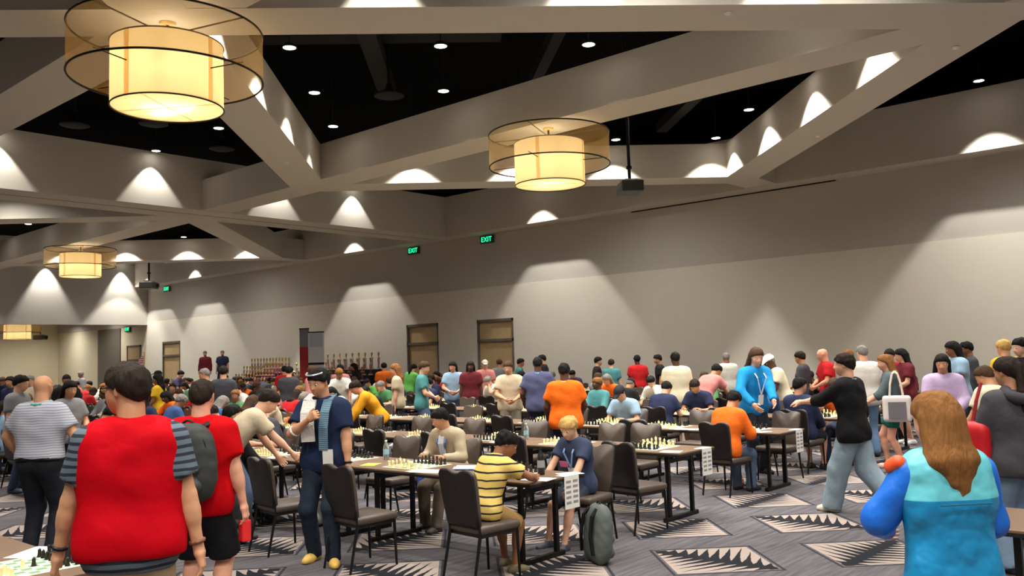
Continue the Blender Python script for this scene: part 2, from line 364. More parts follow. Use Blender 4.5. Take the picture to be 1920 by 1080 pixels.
# ------------------------------------------------------------------ chandeliers
def shade_mat(name, strength, col, tr):
    m = bpy.data.materials.new(name); m.use_nodes = True; nt = m.node_tree; nt.nodes.clear()
    out = nt.nodes.new('ShaderNodeOutputMaterial'); em = nt.nodes.new('ShaderNodeEmission'); tl = nt.nodes.new('ShaderNodeBsdfTranslucent'); df = nt.nodes.new('ShaderNodeBsdfDiffuse')
    tc = nt.nodes.new('ShaderNodeTexCoord'); nz = nt.nodes.new('ShaderNodeTexNoise'); nz.inputs['Scale'].default_value = 3
    mp = nt.nodes.new('ShaderNodeMapping'); mp.inputs['Scale'].default_value = (1, 1, 14); nt.links.new(tc.outputs['Object'], mp.inputs[0]); nt.links.new(mp.outputs[0], nz.inputs['Vector'])
    em.inputs[0].default_value = (*srgb(col), 1)
    nt.links.new(mathn(nt, 'MULTIPLY', mathn(nt, 'ADD', mathn(nt, 'MULTIPLY', nz.outputs['Fac'], .3), .85), strength), em.inputs[1])
    tl.inputs[0].default_value = (*srgb((252, 228, 178)), 1); df.inputs[0].default_value = (*srgb((230, 212, 168)), 1)
    a1 = nt.nodes.new('ShaderNodeAddShader'); mx = nt.nodes.new('ShaderNodeMixShader'); mx.inputs[0].default_value = tr
    nt.links.new(df.outputs[0], mx.inputs[1]); nt.links.new(tl.outputs[0], mx.inputs[2])
    nt.links.new(mx.outputs[0], a1.inputs[0]); nt.links.new(em.outputs[0], a1.inputs[1]); nt.links.new(a1.outputs[0], out.inputs[0])
    return m
M_SHADE = shade_mat('lit_linen_shade', .10, (244, 212, 150), .6)
M_DIFF = shade_mat('lit_bottom_diffuser', .16, (250, 226, 168), .7)
M_SEAM = shade_mat('shade_seam', .13, (236, 196, 130), .6)
def sheer():
    m = bpy.data.materials.new('sheer_bronze_mesh'); m.use_nodes = True; nt = m.node_tree; nt.nodes.clear()
    out = nt.nodes.new('ShaderNodeOutputMaterial'); t = nt.nodes.new('ShaderNodeBsdfTransparent'); d = nt.nodes.new('ShaderNodeBsdfDiffuse'); tl = nt.nodes.new('ShaderNodeBsdfTranslucent')
    d.inputs[0].default_value = (*srgb((196, 168, 116)), 1); tl.inputs[0].default_value = (*srgb((196, 168, 116)), 1)
    m1 = nt.nodes.new('ShaderNodeMixShader'); m1.inputs[0].default_value = .5; nt.links.new(d.outputs[0], m1.inputs[1]); nt.links.new(tl.outputs[0], m1.inputs[2])
    mx = nt.nodes.new('ShaderNodeMixShader'); mx.inputs[0].default_value = .46; nt.links.new(t.outputs[0], mx.inputs[1]); nt.links.new(m1.outputs[0], mx.inputs[2]); nt.links.new(mx.outputs[0], out.inputs[0])
    return m
M_SHEER = sheer()
CL = bpy.data.lights.new('bulb_lamp', 'POINT'); CL.energy = CHAND_W; CL.color = (1, .86, .60); CL.shadow_soft_size = .05
def chandelier(x, y, dz, label):
    c = empty('chandelier', (x, y, 0)); tag(c, label, 'chandelier', 'drum chandeliers'); c.location.z = dz
    def drum(r, z0, z1, name, m):
        mb = MB(); n = 64
        V = [(r * math.cos(2 * PI * i / n), r * math.sin(2 * PI * i / n), z) for z in (z0, z1) for i in range(n)]
        mb.add(V, [(i, (i + 1) % n, n + (i + 1) % n, n + i) for i in range(n)])
        return mb.obj(name, m, c, smooth=True)
    od = drum(1.19, 5.55, 6.18, 'outer_drum', M_SHEER)
    for z in (5.55, 6.18): MB().ring(1.19, .014, z, 64).obj('hoop', M_BRONZE, od)
    idr = drum(.69, 5.17, 6.0, 'inner_shade', M_SHADE)
    for z in (5.17, 6.0): MB().ring(.692, .010, z, 64).obj('hoop', M_BRONZE, idr)
    for k in range(4):
        a = k * PI / 2 + .35
        MB().box(.688, .694, -.035, .035, 5.18, 5.99, 0, Matrix.Rotation(a, 4, 'Z')).obj('seam', M_SEAM, idr)
    df = MB().lathe([(.685, 5.19), (.005, 5.185)], 64, caps=False).obj('diffuser', M_DIFF, c)
    for k in range(2): MB().box(-.68, .68, -.006, .006, 5.176, 5.184, 0, Matrix.Rotation(k * PI / 2 + .6, 4, 'Z')).obj('seam', M_SEAM, df)
    for k in range(4):
        a = k * PI / 2 + .35; MB().tube((.02 * math.cos(a), .02 * math.sin(a), 6.14), (1.19 * math.cos(a), 1.19 * math.sin(a), 6.17), .011).obj('spoke', M_BRONZE, c)
        MB().tube((.69 * math.cos(a), .69 * math.sin(a), 5.6), (1.19 * math.cos(a), 1.19 * math.sin(a), 5.6), .008).obj('spoke', M_BRONZE, c)
        b = MB().lathe([(.01, -.05), (.04, -.03), (.045, 0), (.03, .05), (.02, .09)], 10).obj('bulb', M_LENS, c, smooth=True); b.location = (.3 * math.cos(a + .6), .3 * math.sin(a + .6), 5.55 + .2 * (k % 2))
    MB().tube((0, 0, 5.5), (0, 0, 6.29), .02).obj('stem', M_BRONZE, c)
    MB().lathe([(.10, 6.27), (.10, 6.3)], 20).obj('canopy', M_SEAM, c)
    for z in (5.45, 5.75): l = link('bulb_lamp', CL, c); l.location = (0, 0, z)
    l = link('bulb_lamp', CL, c); l.location = (0, 0, 6.08)
chandelier(5.43, 10.65, 0, 'large round drum chandelier at upper left, nearest to the camera')
chandelier(AX, 10.72, 0, 'round drum chandelier in the middle of the photo under the long beam')
chandelier(AX, 32.7, 0, 'small distant drum chandelier over the far tables at left')
chandelier(18.6, 54.0, -1.55, 'tiny low drum chandelier in the room beyond the header')

# ------------------------------------------------------------------ exit signs, projectors
M_GREEN = mat('exit_green', (10, 200, 120), .5, emit=(20, 235, 140), estr=1.6)
M_SIGNB = mat('exit_housing', (46, 66, 56), .5)
def text_mesh(txt, size, m, ext=.004):
    cu = bpy.data.curves.new('t', 'FONT'); cu.body = txt; cu.size = size; cu.extrude = ext; cu.align_x = 'CENTER'; cu.align_y = 'CENTER'
    o = bpy.data.objects.new('t', cu); COL.objects.link(o); dg = bpy.context.evaluated_depsgraph_get()
    me = bpy.data.meshes.new_from_object(o.evaluated_get(dg)); bpy.data.objects.remove(o); me.materials.clear(); me.materials.append(m); return me
exit_me = text_mesh('EXIT', .26, M_GREEN)
for i, (y, z, lab) in enumerate([(21.8, 6.1, 'green EXIT sign on the right wall above the nearest door'), (25.8, 6.1, 'green EXIT sign on the right wall above the middle door'), (45.9, 6.06, 'green EXIT sign at the far end of the right wall'), (50.6, 4.05, 'green EXIT sign in the room beyond the header')]):
    e = empty('exit_sign', (WX, y, z)); tag(e, lab, 'exit sign', 'green exit signs')
    MB().bbox(-.1, -.02, -.32, .32, -.14, .14, .01).box(-.02, .0, -.05, .05, -.05, .05).obj('housing', M_SIGNB, e)
    t = link('lettering', exit_me, e); t.rotation_euler = (PI / 2, 0, -PI / 2); t.location = (-.103, 0, 0)
def projector(x, y, z, rz, label, sc=1):
    p = empty('ceiling_projector', (x, y, z), rz); tag(p, label, 'projector'); p.scale = (sc,) * 3
    MB().bbox(-.34, .34, -.24, .24, -.14, .10, .03).obj('body', M_BLKP, p)
    MB().tube((.12, -.24, -.02), (.12, -.31, -.02), .075, .07, 16).obj('lens', M_LEG, p)
    MB().box(-.2, .2, -.14, .14, .12, .15).obj('mount_plate', mat('steel_grey', (150, 146, 140), .4, metal=.5), p)
    MB().tube((0, 0, .14), (0, 0, (8.7 - z) / sc), .035, .035, 10).tube((0, 0, .4), (0, 0, .46), .06, .06, 10).obj('pole', M_DUCT, p)
projector(15.9, 10.55, 5.42, .8, 'black projector hanging from a pole beside the middle chandelier')
projector(17.8, 36.6, 5.35, .8, 'black projector hanging beside the small distant chandelier', 1.2)
projector(19.9, 54.2, 3.75, .8, 'small dark projector beside the tiny far chandelier', 1.1)
for i, (x, y) in enumerate([(10.5, 5.3), (18.2, 7.25), (14.3, 3.5), (11.2, 16.5)]):
    o = MB().lathe([(.005, -.03), (.04, -.025), (.055, -.005), (.06, 0)], 12).obj('smoke_detector', M_PAPER, None, (x, y, H1 + .002), smooth=True)
    tag(o, ['small round detector under the top horizontal beam', 'small round detector under the diagonal beam at right', 'small round detector under the beam junction at upper right', 'small round detector under the diagonal beam left of center'][i], 'detector')

# ------------------------------------------------------------------ furniture kinds
ROWX = [6.13 + 2.44 * k for k in range(7)]
Y0 = 4.95
ORD = ['first', 'second', 'third', 'fourth', 'fifth', 'sixth', 'seventh', 'eighth', 'ninth', 'tenth', 'eleventh', 'twelfth', 'thirteenth', 'fourteenth', 'fifteenth', 'sixteenth', 'seventeenth', 'eighteenth', 'nineteenth', 'twentieth'] + ['%dth' % i for i in range(21, 60)]
ROWN = ['front', 'second', 'third', 'fourth', 'fifth', 'sixth', 'seventh']
def copy_tree(o, parent=None):
    c = o.copy(); COL.objects.link(c)
    if parent: c.parent = parent
    for ch in o.children: copy_tree(ch, c)
    return c
def make_table():
    t = empty('folding_table')
    MB().bbox(-.38, .38, -1.215, 1.215, .722, .752, .006).obj('table_top', [M_TABLE], t)
    MB().box(-.383, .383, -1.218, 1.218, .712, .736).obj('edge_band', M_EDGE, t)
    for s in (-1, 1):
        y = s * .98
        for sx in (-1, 1): MB().box(sx * .24 - .02, sx * .24 + .02, y - .02, y + .02, .04, .712).obj('leg', M_LEG, t)
        MB().bbox(-.34, .34, y - .025, y + .025, 0, .045, .008).obj('foot_bar', M_LEG, t)
        MB().box(-.26, .26, y - .015, y + .015, .62, .66).obj('cross_bar', M_LEG, t)
    return t
def chair_back_outline(n=10):
    """front outline of the backrest: rounded shoulders and a dip in the middle"""
    pts = [(-.19, .0), (-.205, .12), (-.218, .30)]
    for i in range(6):
        a = PI - i * (PI / 2) / 5; pts.append((-.158 + .06 * math.cos(a), .40 + .06 * math.sin(a)))
    pts += [(-.11, .462), (-.07, .452), (-.035, .436), (0, .431)]
    return pts + [(-x, z) for x, z in pts[-2::-1]]
def make_chair():
    c = empty('banquet_chair')
    st = MB().bbox(-.22, .22, -.21, .23, .40, .475, .03).obj('seat', M_VINYL, c, smooth=True)
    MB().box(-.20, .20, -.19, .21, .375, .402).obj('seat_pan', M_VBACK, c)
    R = Matrix.Translation((0, -.205, .47)) @ Matrix.Rotation(math.radians(9), 4, 'X') @ Matrix.Rotation(PI / 2, 4, 'X')
    ol = chair_back_outline()
    def pad(sc, z0, z1, bulge, name, m):
        n = len(ol); rings = [(sc * .97, z0), (sc, z0 + (z1 - z0) * .3), (sc, z0 + (z1 - z0) * .75), (sc * .93, z1)]
        V = []; F = []
        for k, z in rings:
            for x, y in ol: V.append(R @ Vector((x * k, .22 + (y - .22) * k, z)))
        for r in range(3):
            for i in range(n): j = (i + 1) % n; F.append((r * n + i, r * n + j, (r + 1) * n + j, (r + 1) * n + i))
        V.append(R @ Vector((0, .22, z1 + bulge))); q = len(V) - 1; b = 3 * n
        F += [(b + i, b + (i + 1) % n, q) for i in range(n)]; V.append(R @ Vector((0, .22, z0))); q = len(V) - 1
        F += [((i + 1) % n, i, q) for i in range(n)]
        return link(name, mesh(name, V, F, m, True), c)
    pad(1.0, -.028, .002, 0, 'back_panel', M_VBACK) if False else None
    # R maps local z to -y (back) so the front pad has negative thickness direction
    pad(1.0, -.030, .012, .004, 'backrest', M_VINYL)
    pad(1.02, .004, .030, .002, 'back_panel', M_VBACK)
    for sx in (-1, 1):
        MB().tube((sx * .195, .20, .40), (sx * .20, .215, 0), .015, .011, 8).obj('leg', M_LEG, c)
        MB().tube((sx * .195, -.20, .42), (sx * .20, -.29, 0), .015, .011, 8).obj('leg', M_LEG, c)
        MB().tube((sx * .196, -.195, .38), (sx * .185, -.235, .60), .013, .012, 8).obj('back_post', M_LEG, c)
    return c
def join_tree(root, name):
    """one mesh from a small thing's parts, for copies too far away to show them"""
    V = []; F = []; MI = []; mats = []
    for ch in root.children:
        me = ch.data; n = len(V); V += [v.co[:] for v in me.vertices]
        mm = me.materials[0]
        if mm not in mats: mats.append(mm)
        for p in me.polygons: F.append([i + n for i in p.vertices]); MI.append(mats.index(mm))
    return mesh(name, V, F, mats, False, MI)
TABLE0, CHAIR0 = make_table(), make_chair()
TABLE_FAR, CHAIR_FAR = join_tree(TABLE0, 'folding_table'), join_tree(CHAIR0, 'banquet_chair')
used = set()
def place(proto, far_me, name, loc, rz, near):
    if near:
        if name in used: o = copy_tree(proto)
        else: used.add(name); o = proto
        o.location = loc; o.rotation_euler = (0, 0, rz)
    else: o = link(name, far_me, None, loc, rz)
    return o

# ------------------------------------------------------------------ chess sets
PROF = dict(
    pawn=[(.017, 0), (.017, .006), (.012, .012), (.007, .028), (.0105, .031), (.007, .034), (.0098, .042), (.006, .049), (.001, .051)],
    rook=[(.019, 0), (.019, .008), (.013, .014), (.011, .040), (.015, .046), (.015, .058), (.010, .058), (.009, .054)],
    bishop=[(.019, 0), (.019, .008), (.012, .015), (.008, .045), (.013, .049), (.008, .053), (.012, .062), (.008, .075), (.003, .079), (.004, .083), (.001, .085)],
    queen=[(.021, 0), (.021, .009), (.014, .017), (.009, .055), (.015, .060), (.010, .064), (.015, .083), (.008, .085), (.005, .090), (.001, .092)],
    king=[(.021, 0), (.021, .009), (.014, .017), (.010, .060), (.016, .066), (.010, .070), (.015, .088), (.006, .093), (.001, .094)])
def piece_mb(kind, n=10, at=(0, 0, 0), m=0, mb=None, simple=False):
    mb = mb or MB()
    if kind == 'knight':
        mb.lathe([(.019, 0), (.019, .008), (.013, .015), (.012, .022)], n, m, at)
        T = Matrix.Translation(at)
        mb.prism([(-.013, .020), (.012, .020), (.010, .040), (.022, .046), (.020, .056), (.004, .066), (-.006, .070), (-.014, .055)], -.007, .007, m, T @ Matrix.Rotation(PI / 2, 4, 'X'))
        return mb
    p = PROF[kind]
    if simple: p = [p[0], p[2], p[len(p) // 2], p[-3], p[-1]]
    mb.lathe(p, n, m, at)
    if kind == 'king': mb.box(at[0] - .002, at[0] + .002, at[1] - .002, at[1] + .002, at[2] + .093, at[2] + .108, m).box(at[0] - .006, at[0] + .006, at[1] - .002, at[1] + .002, at[2] + .099, at[2] + .103, m)
    return mb
BACK = ['rook', 'knight', 'bishop', 'queen', 'king', 'bishop', 'knight', 'rook']
def start_position(rnd):
    """(kind, colour, file offset, rank offset) with a few moves already made"""
    L = []; q = .057
    for f in range(8):
        y = (f - 3.5) * q
        for c, s in ((0, -1), (1, 1)):
            L.append((BACK[f], c, s * 3.5 * q, y)); L.append(('pawn', c, s * (2.5 - (rnd.random() < .22) * rnd.choice((1, 2))) * q, y))
    return L
PIECE_ME = {(k, c): piece_mb(k, 12).mesh('chess_' + k, [M_CREAM, M_BLKP][c], True) for k in ('pawn', 'rook', 'knight', 'bishop', 'queen', 'king') for c in (0, 1)}
board_me = MB().box(-.255, .255, -.255, .255, 0, .003).mesh('chessboard', M_BOARD)
STUFF = [MB(), MB()]
CNAME = ['cream', 'black']
NP = [0]
def chess_set(x, y, z, near, where, rnd, flip=False):
    b = link('chessboard', board_me, None, (x, y, z)); tag(b, 'cream and green roll-up chessboard on %s' % where, 'chessboard', 'tournament chessboards')
    for kind, c, dx, dy in start_position(rnd):
        if flip: dx = -dx
        if near and NP[0] < 288:
            NP[0] += 1
            o = link('chess_' + kind, PIECE_ME[kind, c], None, (x + dx, y + dy, z + .003), 0 if dx < 0 else PI)
            tag(o, '%s plastic chess %s on the board of %s' % (CNAME[c], kind, where), 'chess piece', '%s %ss on the board of %s' % (CNAME[c], kind, where))
        else: piece_mb(kind, 6, (x + dx, y + dy, z + .003), 0, STUFF[c], True)

# ------------------------------------------------------------------ rows of tables
def row_len(X): return min(46.0 if X < 15 else 38.5 if X < 20 else 26.5, X / .329 + 1.5)
seats = {}     # (row, board, side) -> chair world position and heading
rnd = random.Random(3)
sheet_me = MB().box(-.07, .07, -.105, .105, 0, .0012).mesh('score_sheet', M_PAPER)
nch = 0; CHAIR_OBJ = {}
for k, X in enumerate(ROWX):
    nt = int((row_len(X) - Y0) / 2.46)
    for t in range(nt):
        yc = Y0 + 1.22 + t * 2.445
        o = place(TABLE0, TABLE_FAR, 'folding_table', (X, yc, 0), 0, yc < 15 and k < 5)
        tag(o, 'brown-topped black folding table, %s from the aisle in the %s row' % (ORD[t], ROWN[k]), 'table', 'folding tables in the %s row' % ROWN[k])
        for b in range(2):
            j = t * 2 + b; y = yc + (-.61 if b == 0 else .61)
            where = 'the %s row, %s place from the aisle' % (ROWN[k], ORD[j])
            dist = math.hypot(X, y)
            chess_set(X + rnd.uniform(-.03, .03), y + rnd.uniform(-.05, .05), .753, (k == 0 and j < 4) or (k == 1 and j < 5), where, rnd, rnd.random() < .12)
            if dist < 17:
                for s in (-1, 1):
                    if rnd.random() < .55:
                        p = link('score_sheet', sheet_me, None, (X + s * .27, y + s * rnd.uniform(.28, .34), .7535), rnd.uniform(-.4, .4) + PI / 2)
                        tag(p, 'white score sheet on the %s side of %s' % ('near' if s < 0 else 'far', where), 'paper', 'score sheets beside the boards')
            for s in (-1, 1):
                seats[k, j, s] = [X + s * (.66 + rnd.uniform(-.05, .10)), y + rnd.uniform(-.06, .06), (-PI / 2 if s < 0 else PI / 2) + rnd.uniform(-.12, .12)]
# chairs pulled out as in the photo: the heading is the facing direction of local +Y
seats[0, 0, -1] = [5.42, 5.20, -PI / 2 - .10]; seats[0, 1, -1] = [5.12, 6.42, -PI / 2 - .05]; seats[0, 2, -1] = [5.10, 7.62, -PI / 2 - .10]
seats[0, 0, 1] = [6.98, 5.33, PI / 2 + .12]; seats[0, 1, 1] = [6.96, 7.16, PI / 2]
seats[1, 0, -1] = [7.80, 5.24, -PI / 2 - .15]; seats[1, 0, 1] = [9.36, 6.30, PI / 2]
seats[2, 0, -1] = [10.30, 5.52, -PI / 2 - .1]
chairs = sorted(seats.items(), key=lambda kv: math.hypot(kv[1][0], kv[1][1]))
for n, ((k, j, s), (x, y, a)) in enumerate(chairs):
    if n >= 296: break
    d = math.hypot(x, y)
    o = place(CHAIR0, CHAIR_FAR, 'banquet_chair', (x, y, 0), a, d < 15.5); CHAIR_OBJ[k, j, s] = o
    tag(o, 'brown vinyl banquet chair, %s side of %s row, %s from the aisle' % ('near' if s < 0 else 'far', ROWN[k], ORD[j]), 'chair', 'banquet chairs along the %s row' % ROWN[k])
# the two neighbouring blocks of which the photo shows one table corner each
o = place(TABLE0, TABLE_FAR, 'folding_table', (1.80, 6.17, 0), 0, True); tag(o, 'brown folding table cut off at the lower left corner', 'table', 'folding tables')
chess_set(1.92, 5.40, .753, False, 'the table at the lower left corner', rnd)
p = link('score_sheet', sheet_me, None, (2.10, 5.78, .7535), 2.2); p.scale = (1.3, 1.5, 1); tag(p, 'large white score sheet beside the board at lower left', 'paper')
o = place(CHAIR0, CHAIR_FAR, 'banquet_chair', (2.52, 6.42, 0), PI / 2 + .5, True); tag(o, 'brown banquet chair behind the table at the lower left', 'chair', 'banquet chairs')
o = place(TABLE0, TABLE_FAR, 'folding_table', (6.13, .32, 0), 0, True); tag(o, 'brown folding table cut off at the lower right corner', 'table', 'folding tables')
for c in (0, 1):
    o = STUFF[c].obj('chess_pieces', [M_CREAM, M_BLKP][c]); tag(o, 'small %s chess pieces standing on the farther boards' % CNAME[c], 'chess pieces', None, 'stuff')
# paper signs taped to the row ends
def end_sign(X, y, z, label, w=.21, h=.29):
    e = empty('row_sign', (X, y, z)); tag(e, label, 'sign', 'paper row signs')
    MB().box(-w / 2, w / 2, -.002, .0, -h, .001).box(-w / 2, w / 2, -.002, .10, .001, .0035).obj('sheet', M_PAPER, e)
    l = MB()
    for i in range(5):
        zz = -.05 - i * .046
        for sx in (-1, 1): l.box(sx * .05 - .035, sx * .05 + .035, -.0032, -.0021, zz - .011, zz + .011)
    l.obj('printed_lines', M_INK, e)
for k in range(6):
    end_sign(ROWX[k] + .18, Y0 - .008, .753, 'white printed paper sign hanging off the aisle end of the %s row' % ROWN[k])

# ------------------------------------------------------------------ people: smooth-blended limb surfaces
def V3(*a): return np.array(a, np.float32)
def cap(a, b, ra, rb=None, k=.03, flat=None, cut=None, sub=False):
    return dict(a=np.asarray(a, np.float32), b=np.asarray(b, np.float32), ra=ra, rb=ra if rb is None else rb, k=k, flat=flat, cut=cut, sub=sub)
def sdf_mesh(prims, vox, cuts=(), rough=None):
    lo = np.min([np.minimum(p['a'], p['b']) - max(p['ra'], p['rb']) for p in prims if not p['sub']], 0) - 3 * vox
    hi = np.max([np.maximum(p['a'], p['b']) + max(p['ra'], p['rb']) for p in prims if not p['sub']], 0) + 3 * vox
    n = np.ceil((hi - lo) / vox).astype(int) + 1
    ax = [(lo[i] + vox * np.arange(n[i])).astype(np.float32) for i in range(3)]
    D = np.full(n, .5, np.float32)
    for p in prims:
        a, b = p['a'], p['b']; m = max(p['ra'], p['rb']) + p['k'] + 2.5 * vox
        s0 = np.maximum(np.floor((np.minimum(a, b) - m - lo) / vox).astype(int), 0); s1 = np.minimum(np.ceil((np.maximum(a, b) + m - lo) / vox).astype(int) + 1, n)
        if (s1 <= s0).any(): continue
        sl = tuple(slice(s0[i], s1[i]) for i in range(3))
        x = ax[0][sl[0]][:, None, None] - a[0]; y = ax[1][sl[1]][None, :, None] - a[1]; z = ax[2][sl[2]][None, None, :] - a[2]
        ba = b - a
        if p['flat'] is not None:
            f, fac = p['flat']; g = 1 / fac - 1; dt = (x * f[0] + y * f[1] + z * f[2]) * g
            x2, y2, z2 = x + dt * f[0], y + dt * f[1], z + dt * f[2]; ba = ba + (ba @ f) * g * f
        else: x2, y2, z2 = x, y, z
        bb = float(ba @ ba)
        t = np.clip((x2 * ba[0] + y2 * ba[1] + z2 * ba[2]) / bb, 0, 1) if bb > 1e-10 else np.float32(0)
        d = np.sqrt((x2 - t * ba[0]) ** 2 + (y2 - t * ba[1]) ** 2 + (z2 - t * ba[2]) ** 2) - (p['ra'] + (p['rb'] - p['ra']) * t)
        if p['flat'] is not None: d = d * (.5 + .5 * p['flat'][1])
        if p['cut'] is not None:
            c, nn = p['cut']; d = np.maximum(d, (x + a[0] - c[0]) * nn[0] + (y + a[1] - c[1]) * nn[1] + (z + a[2] - c[2]) * nn[2])
        e = D[sl]; k = p['k']
        if p['sub']:
            h = np.maximum(k - np.abs(e + d), 0) / k; D[sl] = np.maximum(e, -d) + h * h * k * .25
        else:
            h = np.maximum(k - np.abs(e - d), 0) / k; D[sl] = np.minimum(e, d) - h * h * k * .25
    X, Y, Z = ax[0][:, None, None], ax[1][None, :, None], ax[2][None, None, :]
    if rough:
        am, fr = rough[:2]; zs = rough[2] if len(rough) > 2 else 1; Z0 = Z; Z = Z * zs; D += am * (np.sin(X * fr + 2.1 * np.sin(Z * fr * .7)) * np.sin(Y * fr * 1.1 + 1.3) + .6 * np.sin(Z * fr * 1.6 + X * fr * .8 + 2 * np.sin(Y * fr)))
    if rough: Z = Z0
    for c, nn in cuts: D = np.maximum(D, (X - c[0]) * nn[0] + (Y - c[1]) * nn[1] + (Z - c[2]) * nn[2])
    # surface nets
    s = D < 0
    cs = np.zeros(tuple(i - 1 for i in D.shape), np.int8)
    for i in (0, 1):
        for j in (0, 1):
            for k in (0, 1): cs += s[i:i + cs.shape[0], j:j + cs.shape[1], k:k + cs.shape[2]]
    mix = (cs > 0) & (cs < 8); idx = np.full(cs.shape, -1, np.int64); cells = np.argwhere(mix); idx[mix] = np.arange(len(cells))
    acc = np.zeros((len(cells), 3)); cnt = np.zeros(len(cells))
    cor = [(i, j, k) for i in (0, 1) for j in (0, 1) for k in (0, 1)]
    for p0 in cor:
        for axn in range(3):
            if p0[axn]: continue
            p1 = list(p0); p1[axn] = 1
            d0 = D[tuple((cells + p0).T)]; d1 = D[tuple((cells + p1).T)]; m = (d0 < 0) != (d1 < 0)
            t = np.where(m, d0 / np.where(m, d0 - d1, 1), 0)
            q = cells + np.array(p0, float); q[:, axn] += t; acc[m] += q[m]; cnt[m] += 1
    V = lo + vox * acc / cnt[:, None]
    Q = []
    for axn in range(3):
        u, w = (axn + 1) % 3, (axn + 2) % 3
        s0 = [slice(None)] * 3; s1 = [slice(None)] * 3; s0[axn] = slice(0, -1); s1[axn] = slice(1, None)
        ch = s[tuple(s0)] != s[tuple(s1)]; e = np.argwhere(ch)
        e = e[(e[:, u] > 0) & (e[:, w] > 0) & (e[:, u] < D.shape[u] - 1) & (e[:, w] < D.shape[w] - 1)]
        if not len(e): continue
        c = [e.copy() for _ in range(4)]; c[0][:, u] -= 1; c[0][:, w] -= 1; c[1][:, w] -= 1; c[3][:, u] -= 1
        q = np.stack([idx[tuple(i.T)] for i in c], 1); fl = s[tuple(e.T)]
        q[~fl] = q[~fl][:, ::-1]; Q.append(q)
    return V.astype(np.float32), np.concatenate(Q)
def np_mesh(name, parts, mats, mi=None):
    V = np.concatenate([p[0] for p in parts]); off = np.cumsum([0] + [len(p[0]) for p in parts])
    Q = np.concatenate([p[1] + o for p, o in zip(parts, off)]).astype(np.int32)
    me = bpy.data.meshes.new(name); me.vertices.add(len(V)); me.vertices.foreach_set('co', V.astype(np.float32).ravel())
    me.loops.add(Q.size); me.loops.foreach_set('vertex_index', Q.ravel()); me.polygons.add(len(Q))
    me.polygons.foreach_set('loop_start', np.arange(0, Q.size, 4, dtype=np.int32)); me.polygons.foreach_set('loop_total', np.full(len(Q), 4, np.int32))
    me.polygons.foreach_set('use_smooth', np.ones(len(Q), bool))
    for m in (mats if isinstance(mats, (list, tuple)) else [mats]): me.materials.append(m)
    if mi is not None: me.polygons.foreach_set('material_index', mi)
    me.update(calc_edges=True); me.validate(); return me
def unit(v): return v / (np.linalg.norm(v) + 1e-9)
def ik(a, c, l1, l2, pole):
    d = c - a; L = np.linalg.norm(d); L2 = min(L, (l1 + l2) * .999); c = a + d / L * L2; d = unit(d)
    x = (l1 * l1 - l2 * l2 + L2 * L2) / (2 * L2); h = math.sqrt(max(l1 * l1 - x * x, 0)); p = pole - d * (pole @ d)
    return a + d * x + unit(p) * h, c
def rotv(v, axis, ang):
    return v * math.cos(ang) + np.cross(axis, v) * math.sin(ang) + axis * (axis @ v) * (1 - math.cos(ang))
def skeleton(pose, H, build=1.0):
    s = H / 1.75; g = lambda k, d: pose.get(k, d)
    sit = g('sit', False)
    J = {'s': s, 'bw': build}
    m = 1 if g('abs', False) else s
    P = V3(*g('pel', (0, 0, (.60 if sit else .93 * s) / m))) * m
    f, sd = g('lean', (0.03, 0)); tw = g('twist', 0)
    up = unit(V3(math.sin(sd), math.sin(f), math.cos(f))); fw = unit(V3(0, 1, 0) - up * up[1]); fw = rotv(fw, up, tw); rt = np.cross(fw, up)
    hipr = V3(1, 0, 0)
    J.update(P=P, up=up, fw=fw, rt=rt)
    curve = g('hunch', 0) ; up2 = unit(rotv(up, rt, -curve))
    J['chest'] = P + up * .33 * s; J['neck'] = J['chest'] + up2 * .205 * s
    shc = J['chest'] + up2 * .145 * s; sw = (.165 + .02 * build) * s * g('shw', 1)
    J['up2'] = up2; J['fw2'] = unit(rotv(fw, rt, -curve))
    yaw, pit = g('head', (0, 0)); hu = up2 * .5 + V3(0, 0, 1) * .5 * (1 if f < .9 else .2); hu = unit(hu)
    hf = unit(fw - hu * (fw @ hu)); hf = rotv(hf, hu, yaw); hr = np.cross(hf, hu); hf2 = rotv(hf, hr, pit); hu2 = rotv(hu, hr, pit)
    J['hc'] = J['neck'] + hu * .052 * s + hu2 * .118 * s + hf2 * .02 * s; J['hf'], J['hu'], J['hr'] = hf2, hu2, hr
    for n, sg in (('l', -1), ('r', 1)):
        J[n + 'sh'] = shc + rt * sg * sw - up2 * .01 * s
        w = V3(*g(n + 'h', (sg * .26, .06, .84 if not sit else .80))) * m
        pole = V3(*g(n + 'el', (sg * .5, -.8, -.3)))
        J[n + 'el'], J[n + 'wr'] = ik(J[n + 'sh'], w, .285 * s, .255 * s, pole)
        J[n + 'hip'] = P + hipr * sg * .088 * s * (.6 + .4 * build) - V3(0, 0, .03 * s)
        ft = V3(*g(n + 'f', (sg * .11, .02 if not sit else .40, .085 * s / m))) * m
        kp = V3(*g(n + 'kn', (sg * .12, 1, .3)))
        J[n + 'kn'], J[n + 'an'] = ik(J[n + 'hip'], ft, .43 * s, .425 * s, kp)
        th = g(n + 'toe', sg * .18); J[n + 'toe'] = V3(math.sin(th), math.cos(th), 0)
    return J
